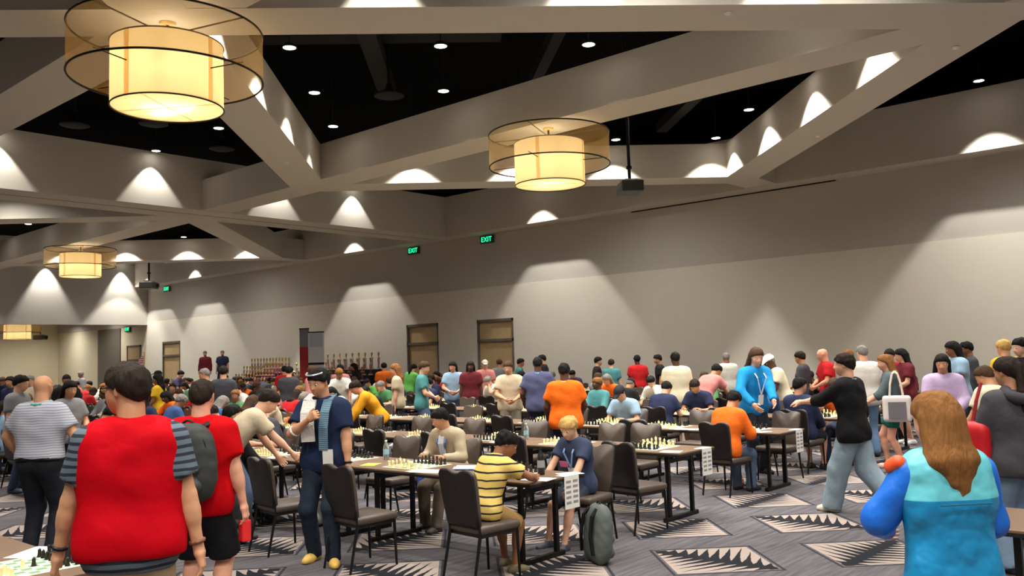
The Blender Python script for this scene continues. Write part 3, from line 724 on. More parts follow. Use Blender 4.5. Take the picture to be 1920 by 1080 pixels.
def torso(J, off, belly=0.):
    s, bw = J['s'], J['bw']; F = (J['fw'], .74); F2 = (J['fw2'], .78); P, up, rt = J['P'], J['up'], J['rt']; r = lambda v: v * s * (.55 + .45 * bw) + off; k = .07 * s
    o = [cap(P - rt * .062 * s * bw, P + rt * .062 * s * bw, r(.118), k=k, flat=F),
         cap(P + up * .08 * s + J['fw'] * belly * s, P + up * .24 * s + J['fw'] * belly * s, r(.128 + belly * .5), r(.125 + belly * .3), k=k, flat=F),
         cap(J['chest'] - rt * .075 * s * bw, J['chest'] + rt * .075 * s * bw, r(.118), k=k, flat=F2),
         cap(J['chest'] - rt * .078 * s * bw, P - rt * .060 * s * bw, r(.100), r(.104), k=k, flat=F), cap(J['chest'] + rt * .078 * s * bw, P + rt * .060 * s * bw, r(.100), r(.104), k=k, flat=F),
         cap(J['lsh'] * .82 + J['rsh'] * .18, J['rsh'] * .82 + J['lsh'] * .18, r(.072), k=k),
         cap(J['chest'] + J['up2'] * .1 * s, J['neck'] - J['up2'] * .02 * s, r(.075), r(.052), k=.06 * s)]
    return o
def head_prims(J, detail=True):
    s = J['s'] * (J.get('hs', 1)); c, f, u, r = J['hc'], J['hf'], J['hu'], J['hr']
    at = lambda x, y, z: c + (r * x + f * y + u * z) * s
    L = [cap(at(0, -.022, .028), at(0, .012, .034), .081 * s, .076 * s, k=.03 * s, flat=(r, .90)),
         cap(at(0, .030, -.045), at(0, .050, -.078), .054 * s, .036 * s, k=.05 * s),
         cap(at(0, .035, -.005), at(0, .045, -.03), .058 * s, k=.04 * s, flat=(r, .95)),
         cap(at(0, -.03, -.03), J['neck'] - J['up2'] * .05 * s, .056 * s, .068 * s * (.5 + .5 * J['bw']), k=.03 * s)]
    if detail:
        L += [cap(at(0, .088, .012), at(0, .108, -.024), .009 * s, .0145 * s, k=.014 * s),
              cap(at(-.04, .074, .032), at(.04, .074, .032), .014 * s, k=.02 * s)]
        for sx in (-1, 1):
            L.append(cap(at(sx * .034, .107, .010), at(sx * .034, .108, .010), .018 * s, k=.016 * s, sub=True))
            L.append(cap(at(sx * .079, -.012, .012), at(sx * .076, -.006, -.02), .020 * s, .014 * s, k=.01 * s, flat=(r, .4)))
        L.append(cap(at(-.018, .088, -.058), at(.018, .088, -.058), .0095 * s, k=.008 * s))
    return L
def hand_prims(J, n, curl=.5, spread=.0):
    s = J['s'] * .98; w = J[n + 'wr']; d = unit(w - J[n + 'el']); sg = -1 if n == 'l' else 1
    pn = J.get(n + 'palm')
    if pn is None: pn = -sg * J['rt']
    pn = unit(pn - d * (pn @ d)); sd = np.cross(d, pn)      # across the palm
    fw = J['fw']; tdir = sd if sd @ fw > 0 else -sd
    if J.get(n + 'thumb') is not None: tdir = sd if sd @ J[n + 'thumb'] > 0 else -sd
    L = [cap(w - d * .03 * s, w + d * .02 * s, .027 * s, .028 * s, k=.02 * s), cap(w + d * .03 * s - sd * .022 * s, w + d * .085 * s - sd * .028 * s, .015 * s, k=.025 * s), cap(w + d * .03 * s + sd * .022 * s, w + d * .085 * s + sd * .028 * s, .015 * s, k=.025 * s), cap(w + d * .03 * s, w + d * .088 * s, .017 * s, k=.02 * s)]
    for i, ln in enumerate((.078, .088, .082, .064)):
        o = tdir * (.033 - .022 * i) * s; b = w + d * (.09 - .004 * abs(i - 1.2)) * s + o
        d1 = rotv(d, np.cross(d, pn), curl * .8); d2 = rotv(d, np.cross(d, pn), curl * 1.9)
        d1 = unit(d1 + tdir * (1.3 - i) * spread); m = b + d1 * ln * .5 * s
        L += [cap(b, m, .0095 * s, .0088 * s, k=.004 * s), cap(m, m + d2 * ln * .5 * s, .0088 * s, .0075 * s, k=.004 * s)]
    tb = w + d * .03 * s + tdir * .026 * s; t1 = tb + unit(d * .7 + tdir * .8 + pn * .25) * .042 * s; t2 = t1 + unit(d + tdir * .25 + pn * .3 * curl) * .034 * s
    return L + [cap(tb, t1, .013 * s, .0105 * s, k=.012 * s), cap(t1, t2, .0105 * s, .009 * s, k=.004 * s)]
def limb_prims(J):
    s, bw = J['s'], .6 + .4 * J['bw']; L = []
    for n in 'lr':
        L += [cap(J[n + 'sh'], J[n + 'el'], .052 * s * bw, .042 * s * bw, k=.05 * s), cap(J[n + 'el'], J[n + 'wr'], .042 * s * bw, .028 * s, k=.02 * s),
              cap(J[n + 'el'] * .75 + J[n + 'wr'] * .25, J[n + 'el'] * .6 + J[n + 'wr'] * .4, .042 * s * bw, .038 * s * bw, k=.03 * s)]
        h, kn, an = J[n + 'hip'], J[n + 'kn'], J[n + 'an']; back = -unit(J[n + 'toe'])
        L += [cap(h, kn, .088 * s * bw, .058 * s * bw, k=.05 * s), cap(kn, an, .052 * s * bw, .036 * s, k=.03 * s),
              cap(kn * .78 + an * .22 + back * .012 * s, kn * .55 + an * .45 + back * .012 * s, .054 * s * bw, .046 * s * bw, k=.04 * s),
              cap(an - V3(0, 0, .035 * s), an + J[n + 'toe'] * .13 * s - V3(0, 0, .055 * s), .036 * s, .027 * s, k=.03 * s)]
    return L
def shirt_prims(J, sleeve, off, belly, loose=0., hem=-.10):
    s, bw = J['s'], .6 + .4 * J['bw']; L = torso(J, off + .006, belly); P, up = J['P'], J['up']
    if loose: L.append(cap(P + up * (hem + .06) * s - J['rt'] * .06 * s * bw, P + up * (hem + .06) * s + J['rt'] * .06 * s * bw, .125 * s * bw + off + loose, k=.08 * s, flat=(J['fw'], .78)))
    else: L.append(cap(P - up * .05 * s - J['rt'] * .065 * s, P - up * .05 * s + J['rt'] * .065 * s, .12 * s * bw + off, k=.06 * s, flat=(J['fw'], .78)))
    hemcut = (P + up * hem * s, -up); neckcut = (J['neck'] + J['up2'] * .012 * s, J['up2'])
    for q in L: q['cut'] = hemcut
    L[6]['cut'] = neckcut
    for n in 'lr':
        a, e, w = J[n + 'sh'], J[n + 'el'], J[n + 'wr']; d = unit(e - a)
        if sleeve == 'short':
            c = a + (e - a) * .66; L.append(cap(a, a + (e - a) * .85, .064 * s * bw + off * .6, .062 * s * bw + off, k=.05 * s, cut=(c, d)))
        elif sleeve == 'long':
            L.append(cap(a, e, .062 * s * bw + off * .7, .052 * s * bw + off * .8, k=.05 * s)); d2 = unit(w - e)
            L.append(cap(e, w, .052 * s * bw + off * .8, .036 * s + off * .8, k=.03 * s, cut=(w - d2 * .005, d2)))
        elif sleeve == 'rolled':
            L.append(cap(a, e, .062 * s * bw + off * .7, .052 * s * bw + off * .8, k=.05 * s)); d2 = unit(w - e); c = e + (w - e) * .35
            L.append(cap(e, w, .052 * s * bw + off * .8, .044 * s + off, k=.03 * s, cut=(c, d2)))
    return L
def leg_prims(J, kind, off, loose=0.):
    s, bw = J['s'], .6 + .4 * J['bw']; P, up = J['P'], J['up']; wc = (P + up * .10 * s, up)
    L = [cap(P - J['rt'] * .06 * s * bw, P + J['rt'] * .06 * s * bw, .120 * s * bw + off, k=.06 * s, flat=(J['fw'], .8), cut=wc),
         cap(P + up * .03 * s, P + up * .12 * s, .130 * s * bw + off * .4, k=.05 * s, flat=(J['fw'], .76), cut=wc)]
    for n in 'lr':
        h, kn, an = J[n + 'hip'], J[n + 'kn'], J[n + 'an']; d = unit(an - kn)
        L.append(cap(h, kn, .092 * s * bw + off, .064 * s * bw + off + loose, k=.04 * s) if kind == 'long' else cap(h, kn + unit(kn - h) * .05, .092 * s * bw + off, .072 * s * bw + off + loose, k=.04 * s, cut=((h + (kn - h) * (.95 if kind == 'shorts' else .62)), unit(kn - h))))
        if kind == 'long': L.append(cap(kn, an + d * .06, .062 * s * bw + off + loose, .050 * s + off + loose * 1.1, k=.03 * s, cut=(an + d * .045 * s, d)))
    return L
def shoe_prims(J, n):
    s = J['s']; a = J[n + 'an']; t = J[n + 'toe']; side = V3(t[1], -t[0], 0); z = a[2] - .085 * s; g = V3(a[0], a[1], z)
    c = (V3(0, 0, z + .002), V3(0, 0, -1))
    return [cap(g - t * .045 * s + V3(0, 0, .035 * s), g + t * .10 * s + V3(0, 0, .030 * s), .045 * s, .043 * s, k=.03 * s, cut=c), cap(g + t * .1 * s + V3(0, 0, .025 * s), g + t * .155 * s + V3(0, 0, .022 * s), .044 * s, .036 * s, k=.03 * s, cut=c), cap(g - t * .02 * s + V3(0, 0, .05 * s), a + V3(0, 0, .0), .046 * s, .048 * s, k=.03 * s, cut=(a + V3(0, 0, .012 * s), V3(0, 0, 1)))]
def hair_prims(J, style):
    s = J['s'] * J.get('hs', 1); c, f, u, r = J['hc'], J['hf'], J['hu'], J['hr']; at = lambda x, y, z: c + (r * x + f * y + u * z) * s
    e = .010 if style == 'crop' else .018
    hl = (at(0, .0, .0 if style != 'fringe' else -.005), unit(f * (.62 if style != 'fringe' else .45) - u))
    L = [cap(at(0, -.024, .032), at(0, .010, .040), (.083 + e) * s, (.078 + e) * s, k=.02 * s, flat=(r, .92), cut=hl),
         cap(at(0, -.05, -.02), at(0, -.045, -.05), .060 * s, .048 * s, k=.03 * s, cut=hl)]
    if style == 'fringe': L.append(cap(at(-.045, .066, .062), at(.045, .066, .062), .030 * s, k=.02 * s))
    if style == 'mop':
        for a in range(9): q = a / 9 * 2 * PI; L.append(cap(at(.06 * math.cos(q), -.02 + .065 * math.sin(q), .075), at(.085 * math.cos(q), -.02 + .085 * math.sin(q), .045), .034 * s, .022 * s, k=.02 * s, cut=hl))
    if style in ('long', 'verylong'):
        dn = V3(0, 0, -1); ln = .30 if style == 'long' else .46; b = -J['fw2']
        for x, y, rr in ((-.07, -.035, .036), (-.04, -.075, .044), (0, -.088, .046), (.04, -.075, .044), (.07, -.035, .036)):
            p = at(x, y, -.0); q = J['neck'] + r * x * 1.25 * s + b * (.085 if abs(x) < .06 else .06) * s + V3(0, 0, -.02 * s); L.append(cap(p, q, rr * s, rr * .95 * s, k=.03 * s))
            ext = (ln - .18) if style == 'long' else (.17 - 1.6 * abs(x - .01))
            if ext > 0: L.append(cap(q, q + dn * ext * s + b * .02 * s + (J['rt'] * (-x * .35) * s), rr * .92 * s, rr * (.55 if style == 'long' else .40) * s, k=.045 * s))
    if style == 'ponytail':
        p = at(0, -.115, .03); q = J['neck'] - J['fw2'] * .12 * s; L += [cap(p, q, .03 * s, .032 * s, k=.02 * s), cap(q, q + V3(0, 0, -.16 * s), .032 * s, .012 * s, k=.02 * s)]
    return L
def cap_prims(J):
    s = J['s'] * J.get('hs', 1); c, f, u, r = J['hc'], J['hf'], J['hu'], J['hr']; at = lambda x, y, z: c + (r * x + f * y + u * z) * s
    hl = (at(0, 0, .035), unit(f * .12 - u))
    return [cap(at(0, -.024, .034), at(0, .012, .042), .101 * s, .095 * s, k=.02 * s, flat=(r, .92), cut=hl), cap(at(0, .08, .052), at(0, .15, .044), .066 * s, .060 * s, k=.015 * s, flat=(u, .16))]
SKINS = dict(light=(226, 172, 142), tan=(206, 150, 114), brown=(150, 100, 72), dark=(88, 58, 44), pink=(222, 160, 132))
def skin_mat(k): return mat('skin_' + k, SKINS[k], .55, var=.06, scale=7, spec=.35)
M_EYE = mat('eye_white', (220, 214, 205), .3); M_IRIS = mat('eye_iris', (34, 24, 18), .2); M_LIP = mat('lip', (150, 84, 74), .5)
HAIRC = dict(black=(20, 17, 16), dark=(38, 28, 22), brown=(74, 52, 36), auburn=(132, 88, 46), blond=(206, 164, 98), grey=(128, 122, 116))
def hair_mat(k): return mat('hair_' + k, HAIRC[k], .75, var=.3, scale=30, bump=.6, bscale=70, spec=.2, stretch=.1)
def eyes_mesh(J):
    s = J['s'] * J.get('hs', 1); c, f, u, r = J['hc'], J['hf'], J['hu'], J['hr']; mb = MB()
    for sx in (-1, 1):
        for q, rr, m in ((.083, .0135, 0), (.0905, .0075, 1)):
            p = c + (r * sx * .034 + f * q + u * .010) * s; B = bmesh.new(); bmesh.ops.create_icosphere(B, subdivisions=1, radius=rr * s)
            mb.add([Vector(p) + v.co for v in B.verts], [[v.index for v in fc.verts] for fc in B.faces], m); B.free()
        a = c + (r * sx * .018 + f * .091 + u * .034) * s; b = c + (r * sx * .052 + f * .078 + u * .034) * s; mb.tube(a, b, .005 * s, .003 * s, 5, 1)
    return mb.mesh('eyes', [M_EYE, M_IRIS], True)
def person_meshes(pose, H, build, sleeve, legs, hair, vox, curl=.5, belly=0., loose=0., leg_loose=0., rough=None, hs=1., hem=-.10, palms=None, shoes=True, head_vox=None, need=None):
    J = skeleton(pose, H, build); J['hs'] = hs
    for k, v in (palms or {}).items(): J[k] = V3(*v)
    off = .014 + vox * .35; hv = head_vox or vox * .55; out = {'J': J}
    body = sdf_mesh(torso(J, 0, belly) + limb_prims(J), vox)
    hd = sdf_mesh(head_prims(J), hv)
    cu = curl if isinstance(curl, (tuple, list)) else (curl, curl)
    hl = sdf_mesh(hand_prims(J, 'l', cu[0]), hv * .75); hr_ = sdf_mesh(hand_prims(J, 'r', cu[1]), hv * .75)
    out['body'] = np_mesh('person', [body, hd, hl, hr_], [skin_mat('light')])
    for sl in (sleeve if isinstance(sleeve, tuple) else (sleeve,)): out['shirt_' + sl] = np_mesh('shirt', [sdf_mesh(shirt_prims(J, sl, off, belly, loose, hem), vox, rough=rough)], [M_PAPER])
    for lg in (legs if isinstance(legs, tuple) else (legs,)): out['legs_' + lg] = np_mesh('trousers', [sdf_mesh(leg_prims(J, lg, off * .8, leg_loose), vox, rough=rough)], [M_PAPER])
    for n in 'lr': out['shoe_' + n] = np_mesh('shoe', [sdf_mesh(shoe_prims(J, n), vox * .7)], [M_PAPER])
    for h in (hair if isinstance(hair, tuple) else (hair,)):
        if h == 'bald': continue
        if h == 'cap': out['hair_cap'] = np_mesh('cap', [sdf_mesh(cap_prims(J), hv)], [M_PAPER])
        else: out['hair_' + h] = np_mesh('hair', [sdf_mesh(hair_prims(J, h), hv, rough=(.0020, 90, .08) if h in ('long', 'verylong', 'ponytail') else (.0034, 62, .6))], [M_PAPER])
    out['eyes'] = eyes_mesh(J)
    return out
def setm(o, m):
    if o.data.users > 1 or True:
        o.material_slots[0].link = 'OBJECT'; o.material_slots[0].material = m
    return o
def assemble(ms, loc, facing, label, skin, sleeve, shirt, legs, trouser, shoe, hair, hairc, group=None, capm=None, shirt_name='shirt', leg_name=None, near=True):
    """facing: heading in the room plane of the person's front (radians, 0 = +Y, clockwise positive)"""
    o = link('person', ms['body'], None, (loc[0], loc[1], loc[2] if len(loc) > 2 else 0), -facing); setm(o, skin_mat(skin)); tag(o, label, 'person', group)
    setm(link(shirt_name, ms['shirt_' + sleeve], o), shirt if not isinstance(shirt, tuple) else fabric(shirt))
    setm(link(leg_name or {'long': 'trousers', 'shorts': 'shorts', 'short_shorts': 'shorts'}[legs], ms['legs_' + legs], o), trouser if not isinstance(trouser, tuple) else fabric(trouser))
    if shoe is not None:
        for n in 'lr': setm(link('shoe', ms['shoe_' + n], o), shoe if not isinstance(shoe, tuple) else mat('shoe_%d_%d_%d' % shoe, shoe, .6))
    if hair != 'bald':
        h = link('cap' if hair == 'cap' else 'hair', ms['hair_' + hair], o); setm(h, (capm or fabric((30, 30, 34))) if hair == 'cap' else hair_mat(hairc))
        if hair == 'cap' and 'hair_crop' in ms: setm(link('hair', ms['hair_crop'], o), hair_mat(hairc))
    link('eyes', ms['eyes'], o)
    return o
def hd(vx, vy): return math.atan2(vx, vy)       # heading of a room-plane direction
AWAY = hd(FH.x, FH.y); TOWARD = AWAY + PI; RIGHT = hd(RH.x, RH.y); LEFT = RIGHT + PI
def spot(px, depth):
    """floor point at a bearing (given as the photo column of a straight-ahead view) and a distance"""
    t = (px - 960) / 1644.5; return (FH.x * depth + RH.x * depth * t, FH.y * depth + RH.y * depth * t)
def loft_ring(J, r0, r1, z, name, m, parent, thick=.012, tilt=0): pass

# ------------------------------------------------------------------ worn extras
def ring_prims(c, n, rx, r, k=10, flat=None, a0=0, a1=2 * PI, ref=None):
    n = unit(np.asarray(n, np.float32)); ref = V3(0, 1, 0) if ref is None else ref
    u = unit(ref - n * (ref @ n)); v = np.cross(n, u); pts = [c + (u * math.cos(a) * (flat or 1) + v * math.sin(a)) * rx for a in np.linspace(a0, a1, k + 1)]
    return [cap(p, q, r, k=r * .8) for p, q in zip(pts, pts[1:])]
def collar(o, J, m, r=.068):
    c = J['neck'] + J['up2'] * .018 * J['s'] - J['fw2'] * .004
    me = np_mesh('collar', [sdf_mesh(ring_prims(c, J['up2'] + J['fw2'] * -.25, r * J['s'] * (.5 + .5 * J['bw']), .015, 12, ref=J['fw2']), .007)], [m]); return link('collar', me, o)
def glasses(o, J):
    s = J['s'] * J.get('hs', 1); c, f, u, r = J['hc'], J['hf'], J['hu'], J['hr']; at = lambda x, y, z: Vector(c + (r * x + f * y + u * z) * s); mb = MB()
    for sx in (-1, 1):
        pts = [at(sx * .034 + .024 * math.cos(a), .104, .010 + .017 * math.sin(a)) for a in np.linspace(0, 2 * PI, 13)]; mb.path(pts, .0028 * s, 5)
        mb.tube(at(sx * .058, .104, .016), at(sx * .080, -.01, .014), .0028 * s, .0028 * s, 5)
    mb.tube(at(-.011, .106, .012), at(.011, .106, .012), .0025 * s, n=5); return mb.obj('glasses', M_LEG, o)
def wrist_band(o, J, n, m, name='watch'):
    w = J[n + 'wr']; d = unit(w - J[n + 'el']); return link(name, np_mesh(name, [sdf_mesh(ring_prims(w - d * .035, d, .031 * J['s'], .009, 10), .005)], [m]), o)
def strip(o, name, pts, w, m, J, th=.006):
    """flat band following a path over the chest"""
    mb = MB()
    for a, b in zip(pts, pts[1:]):
        a = np.asarray(a, np.float32); b = np.asarray(b, np.float32); d = unit(b - a); side = unit(np.cross(d, J['fw'])); n = np.cross(side, d)
        V = [p + side * sx * w / 2 + n * sz * th / 2 for p in (a - d * .004, b + d * .004) for sz in (-1, 1) for sx in (-1, 1)]
        mb.add(V, [(0, 1, 3, 2), (4, 6, 7, 5), (0, 4, 5, 1), (2, 3, 7, 6), (0, 2, 6, 4), (1, 5, 7, 3)])
    return mb.obj(name, m, o)
def lanyard(o, J, m, front=.135, drop=.30, badge=True):
    s = J['s']; n = J['neck']; f = J['fw2']; r = J['rt']; u = J['up2']; fr = front * s
    tip = n + f * (fr + .012) - u * drop * s
    for sx in (-1, 1): strip(o, 'lanyard', [n + r * sx * .06 * s - f * .03 * s + u * .03 * s, n + r * sx * .075 * s + f * .06 * s - u * .02, n + r * sx * .07 * s + f * fr - u * .10 * s, tip], .018, m, J)
    if badge: strip(o, 'badge', [tip, tip - u * .13 * s], .085, M_PAPER, J, .004)
def backpack(name, M, label, body, sc=1., straps=True, logo=False):
    """M: world matrix, local +Y points away from the wearer's back"""
    r = empty(name); r.matrix_world = M; tag(r, label, 'backpack')
    q = lambda *a: V3(*a) * sc
    b = sdf_mesh([cap(q(-w_, .03, z_), q(w_, .03, z_), r_ * sc, k=.08, flat=(V3(0, 1, 0), .8)) for w_, z_, r_ in ((.08, -.17, .085), (.09, -.10, .088), (.09, -.03, .088), (.085, .05, .086), (.07, .11, .082), (.05, .16, .072))], .012 * sc, rough=(.002, 40))
    link('bag_body', np_mesh('bag_body', [b], [body]), r)
    p = sdf_mesh([cap(q(-.085, .10, -.15), q(.085, .10, -.15), .05 * sc, k=.03), cap(q(-.08, .10, -.04), q(.08, .10, -.04), .045 * sc, k=.05)], .011 * sc)
    link('front_pocket', np_mesh('front_pocket', [p], [body]), r)
    MB().path([Vector(q(.15 * math.sin(a), .095 * .9, .08 + .12 * math.cos(a))) for a in np.linspace(-1.5, 1.5, 12)], .005 * sc, 5).obj('zipper', M_DUCT, r)
    MB().path([Vector(q(.035 * math.cos(a), .02, .225 + .03 * math.sin(a))) for a in np.linspace(0, PI, 8)], .008 * sc, 6).obj('handle', M_LEG, r)
    if not straps:
        for sx in (-1, 1): MB().path([Vector(q(sx * .07, -.03, .20)), Vector(q(sx * .085, -.075, .14)), Vector(q(sx * .10, -.085, -.02)), Vector(q(sx * .12, -.06, -.17))], .016 * sc, 6).obj('strap', M_LEG, r)
    if straps:
        for sx in (-1, 1):
            link('strap', np_mesh('strap', [sdf_mesh([cap(q(*a), q(*c), .022 * sc, k=.02) for a, c in zip([(sx * .07, .0, .20), (sx * .085, -.08, .215), (sx * .11, -.19, .15), (sx * .13, -.20, .0)], [(sx * .085, -.08, .215), (sx * .11, -.19, .15), (sx * .13, -.20, .0), (sx * .15, -.10, -.14)])], .01 * sc)], [M_LEG]), r)
    if logo:
        MB().lathe([(.045 * sc, 0), (.045 * sc, .006 * sc)], 16).obj('round_patch', mat('patch_white', (214, 222, 216), .6), r).matrix_local = Matrix.Translation(Vector(q(0, .150, -.10))) @ Matrix.Rotation(-PI / 2, 4, 'X')
        MB().lathe([(.03 * sc, 0), (.03 * sc, .004 * sc)], 16).obj('round_patch', mat('patch_green', (40, 140, 96), .6), r).matrix_local = Matrix.Translation(Vector(q(0, .156, -.088))) @ Matrix.Rotation(-PI / 2, 4, 'X')
    return r

# ------------------------------------------------------------------ people seen close up
# 1 man in the red vest
def vest_man():
    J = None; ms = person_meshes(dict(lean=(.02, 0), head=(.95, -.06), lh=(-.335, .10, .84), rh=(.31, .02, .82), lel=(-.7, -1, 0), rel=(.6, -1, 0)), 1.86, 1.03, 'short', 'long', 'short', .016, .45, belly=.02, rough=(.0022, 22), hem=-.12, head_vox=.0075)
    st = striped('slate_striped_knit', (92, 104, 116), (40, 44, 54), 26, .42)
    x, y = spot(243, 4.45)
    o = assemble(ms, (x, y), AWAY - .28, 'man in a red vest over a striped slate shirt, seen from behind', 'tan', 'short', st, 'long', (176, 150, 118), (60, 44, 34), 'short', 'dark')
    J = ms['J']; L = shirt_prims(J, 'none', .036, .02, 0, -.035)
    for sx in (-1, 1): L.append(cap(J['chest'] + J['rt'] * sx * .085, J['P'] + J['rt'] * sx * .075, .128, .132, k=.06, flat=(J['fw'], .82), cut=(J['P'] - J['up'] * .035, -J['up'])))
    L.append(cap(J['P'] + J['up'] * .03 - J['rt'] * .085, J['P'] + J['up'] * .03 + J['rt'] * .085, .152, k=.09, flat=(J['fw'], .82), cut=(J['P'] - J['up'] * .035, -J['up'])))
    link('vest', np_mesh('vest', [sdf_mesh(L, .015, rough=(.0042, 15))], [mat('red_fleece', (186, 3, 20), .75, var=.08, scale=6, bump=.4, bscale=10, spec=.08)]), o)
    collar(o, J, fabric((86, 100, 116)), .086); glasses(o, J); wrist_band(o, J, 'l', M_LEG); wrist_band(o, J, 'r', mat('brown_strap', (120, 70, 50), .6), 'bracelet')
vest_man()
# 2 man in red with a backpack
def pack_man():
    ms = person_meshes(dict(lean=(.03, 0), head=(.10, -.05), rh=(.30, .06, .83), lh=(-.29, .1, .84)), 1.74, 1.22, 'short', 'shorts', 'crop', .018, .5, rough=(.002, 22), leg_loose=.02, head_vox=.009)
    x, y = spot(372, 6.25); fc = AWAY + .12
    o = assemble(ms, (x, y), fc, 'man in a red tee and black shorts carrying a backpack, beside the red vest', 'pink', 'short', mat('red_jersey', (186, 6, 16), .8, var=.08, bump=.3, bscale=14, spec=.08), 'shorts', (22, 22, 25), (40, 40, 44), 'crop', 'dark')
    J = ms['J']; c = J['chest'] - J['fw'] * .16 - J['up'] * .06
    M = Matrix.Translation((x, y, 0)) @ Matrix.Rotation(-fc, 4, 'Z') @ Matrix.Translation(Vector(c)) @ Matrix.Rotation(PI, 4, 'Z')
    backpack('backpack', M, 'dark grey backpack with a round patch worn by the man in red', mat('charcoal_nylon', (48, 50, 48), .7, var=.15, scale=9), 1.08, True, True)
    hnd = J['rwr'] + V3(0, .02, -.10); p = Matrix.Translation((x, y, 0)) @ Matrix.Rotation(-fc, 4, 'Z') @ Vector(hnd)
    b = MB().bbox(-.035, .035, -.03, .03, -.16, -.01, .012).tube((0, 0, -.012), (0, 0, .012), .016).obj('drink_bottle', mat('red_plastic', (226, 40, 40), .4), None, p); tag(b, 'small red bottle held low by the backpack man', 'bottle')
pack_man()
# 3 bald man in the pale striped polo
def polo_man():
    ms = person_meshes(dict(lean=(.04, 0), head=(.05, 0), lh=(-.31, .16, .95), rh=(.31, .14, .92), lel=(-1, -.5, 0), rel=(1, -.5, 0)), 1.80, 1.22, 'short', 'long', 'crop', .022, .5, rough=(.002, 22), head_vox=.011, hem=.045)
    x, y = spot(74, 8.7)
    o = assemble(ms, (x, y), AWAY + .1, 'bald man in a pale striped polo and dark trousers at far left', 'tan', 'short', striped('pale_striped_polo', (188, 188, 198), (150, 152, 166), 40, .4), 'long', (30, 32, 40), (24, 22, 22), 'bald', 'grey')
    collar(o, ms['J'], fabric((70, 150, 120)), .078)
    J = ms['J']; link('belt', np_mesh('belt', [sdf_mesh(leg_prims(J, 'long', .034), .014, cuts=[(J['P'] + J['up'] * .01, -J['up']), (J['P'] + J['up'] * .055, J['up'])])], [M_LEG]), o)
polo_man()
# 4 standing player in navy, facing the camera
def navy_man():
    ms = person_meshes(dict(lean=(.05, 0), head=(-.25, -.28), rh=(.03, .27, 1.30), rel=(1, -.1, -.9), lh=(-.27, .10, .83), lf=(-.13, .14, .085), rf=(.13, -.02, .085), ltoe=-.5, rtoe=.1), 1.78, 1.05, 'short', 'long', ('short',), .017, (.5, 1.35), rough=(.002, 24), loose=.015, head_vox=.0075, palms=dict(rpalm=(-.4, -.9, 0), rthumb=(0, 0, 1)))
    x, y = spot(604, 8.3)
    o = assemble(ms, (x, y), TOWARD + .22, 'standing player in a navy shirt and yellow shoes holding a white towel', 'tan', 'short', (30, 42, 72), 'long', (32, 41, 54), (212, 172, 84), 'short', 'black')
    J = ms['J']; s = J['s']; n, f, r, u = J['neck'], J['fw2'], J['rt'], J['up2']
    strip(o, 'towel', [n + r * .085 - f * .03 + u * .04, n + r * .09 + f * .09, n + r * .085 + f * .165 - u * .1, n + r * .08 + f * .19 - u * .22, n + r * .075 + f * .185 - u * .36], .13, mat('white_towel', (226, 222, 212), .95, var=.05, bump=.6, bscale=60), J, .02)
    strip(o, 'scarf', [n - r * .085 - f * .03 + u * .04, n - r * .09 + f * .09, n - r * .085 + f * .16 - u * .1, n - r * .075 + f * .185 - u * .24, n - r * .07 + f * .182 - u * .44], .085, striped('blue_checked_scarf', (126, 160, 176), (70, 96, 118), 60, .5), J, .014)
    tip = n - r * .11 + f * .182 - u * .44; strip(o, 'badge', [tip, tip - u * .16], .10, M_PAPER, J, .004)
    at = lambda a, b, c: Vector(J['hc'] + (J['hr'] * a + J['hf'] * b + J['hu'] * c) * s)
    MB().path([at(.085 * math.cos(a), .02 + .085 * math.sin(a), .105 - .0 * a) for a in np.linspace(.1, PI - .1, 12)], .008, 6).obj('sunglasses', mat('silver_trim', (222, 226, 220), .25, metal=.6), o)
    wrist_band(o, J, 'l', M_LEG); e = J['rel']; link('elbow_wrap', np_mesh('elbow_wrap', [sdf_mesh(ring_prims(e + unit(J['rwr'] - e) * .05, J['rwr'] - e, .040, .014, 10), .007)], [M_PAPER]), o)
navy_man()
def hand_on_table(x, y, z=.775): return (x, y, z)
# 5 boy in the beige jacket, far side of the front row
def seated(ms_args, seat, facing, dz=0.): pass
def beige_boy():
    ms = person_meshes(dict(sit=True, abs=True, lean=(.16, 0), head=(-.55, -.30), lh=(-.16, .36, .785), rh=(.15, .34, .785), hunch=.2, lf=(-.12, .45, .085), rf=(.12, .36, .085)), 1.56, 1.0, 'long', 'long', 'short', .018, .4, loose=.02, rough=(.003, 20), head_vox=.008)
    o = assemble(ms, (6.98, 7.14, -.02), hd(-1, -.1), 'seated boy in a beige jacket on the far side of the front row', 'tan', 'long', (178, 160, 132), 'long', (110, 98, 84), (60, 50, 44), 'short', 'black', shirt_name='jacket')
    J = ms['J']; strip(o, 'inner_shirt', [J['neck'] + J['fw2'] * .085 - J['up2'] * .03, J['neck'] + J['fw2'] * .135 - J['up2'] * .10, J['neck'] + J['fw2'] * .150 - J['up2'] * .30], .075, fabric((206, 206, 214)), J, .02)
    lanyard(o, J, fabric((90, 116, 168)), .155, .26)
beige_boy()
seats_hero = {(0, 1, 1): (6.98, 6.95)}
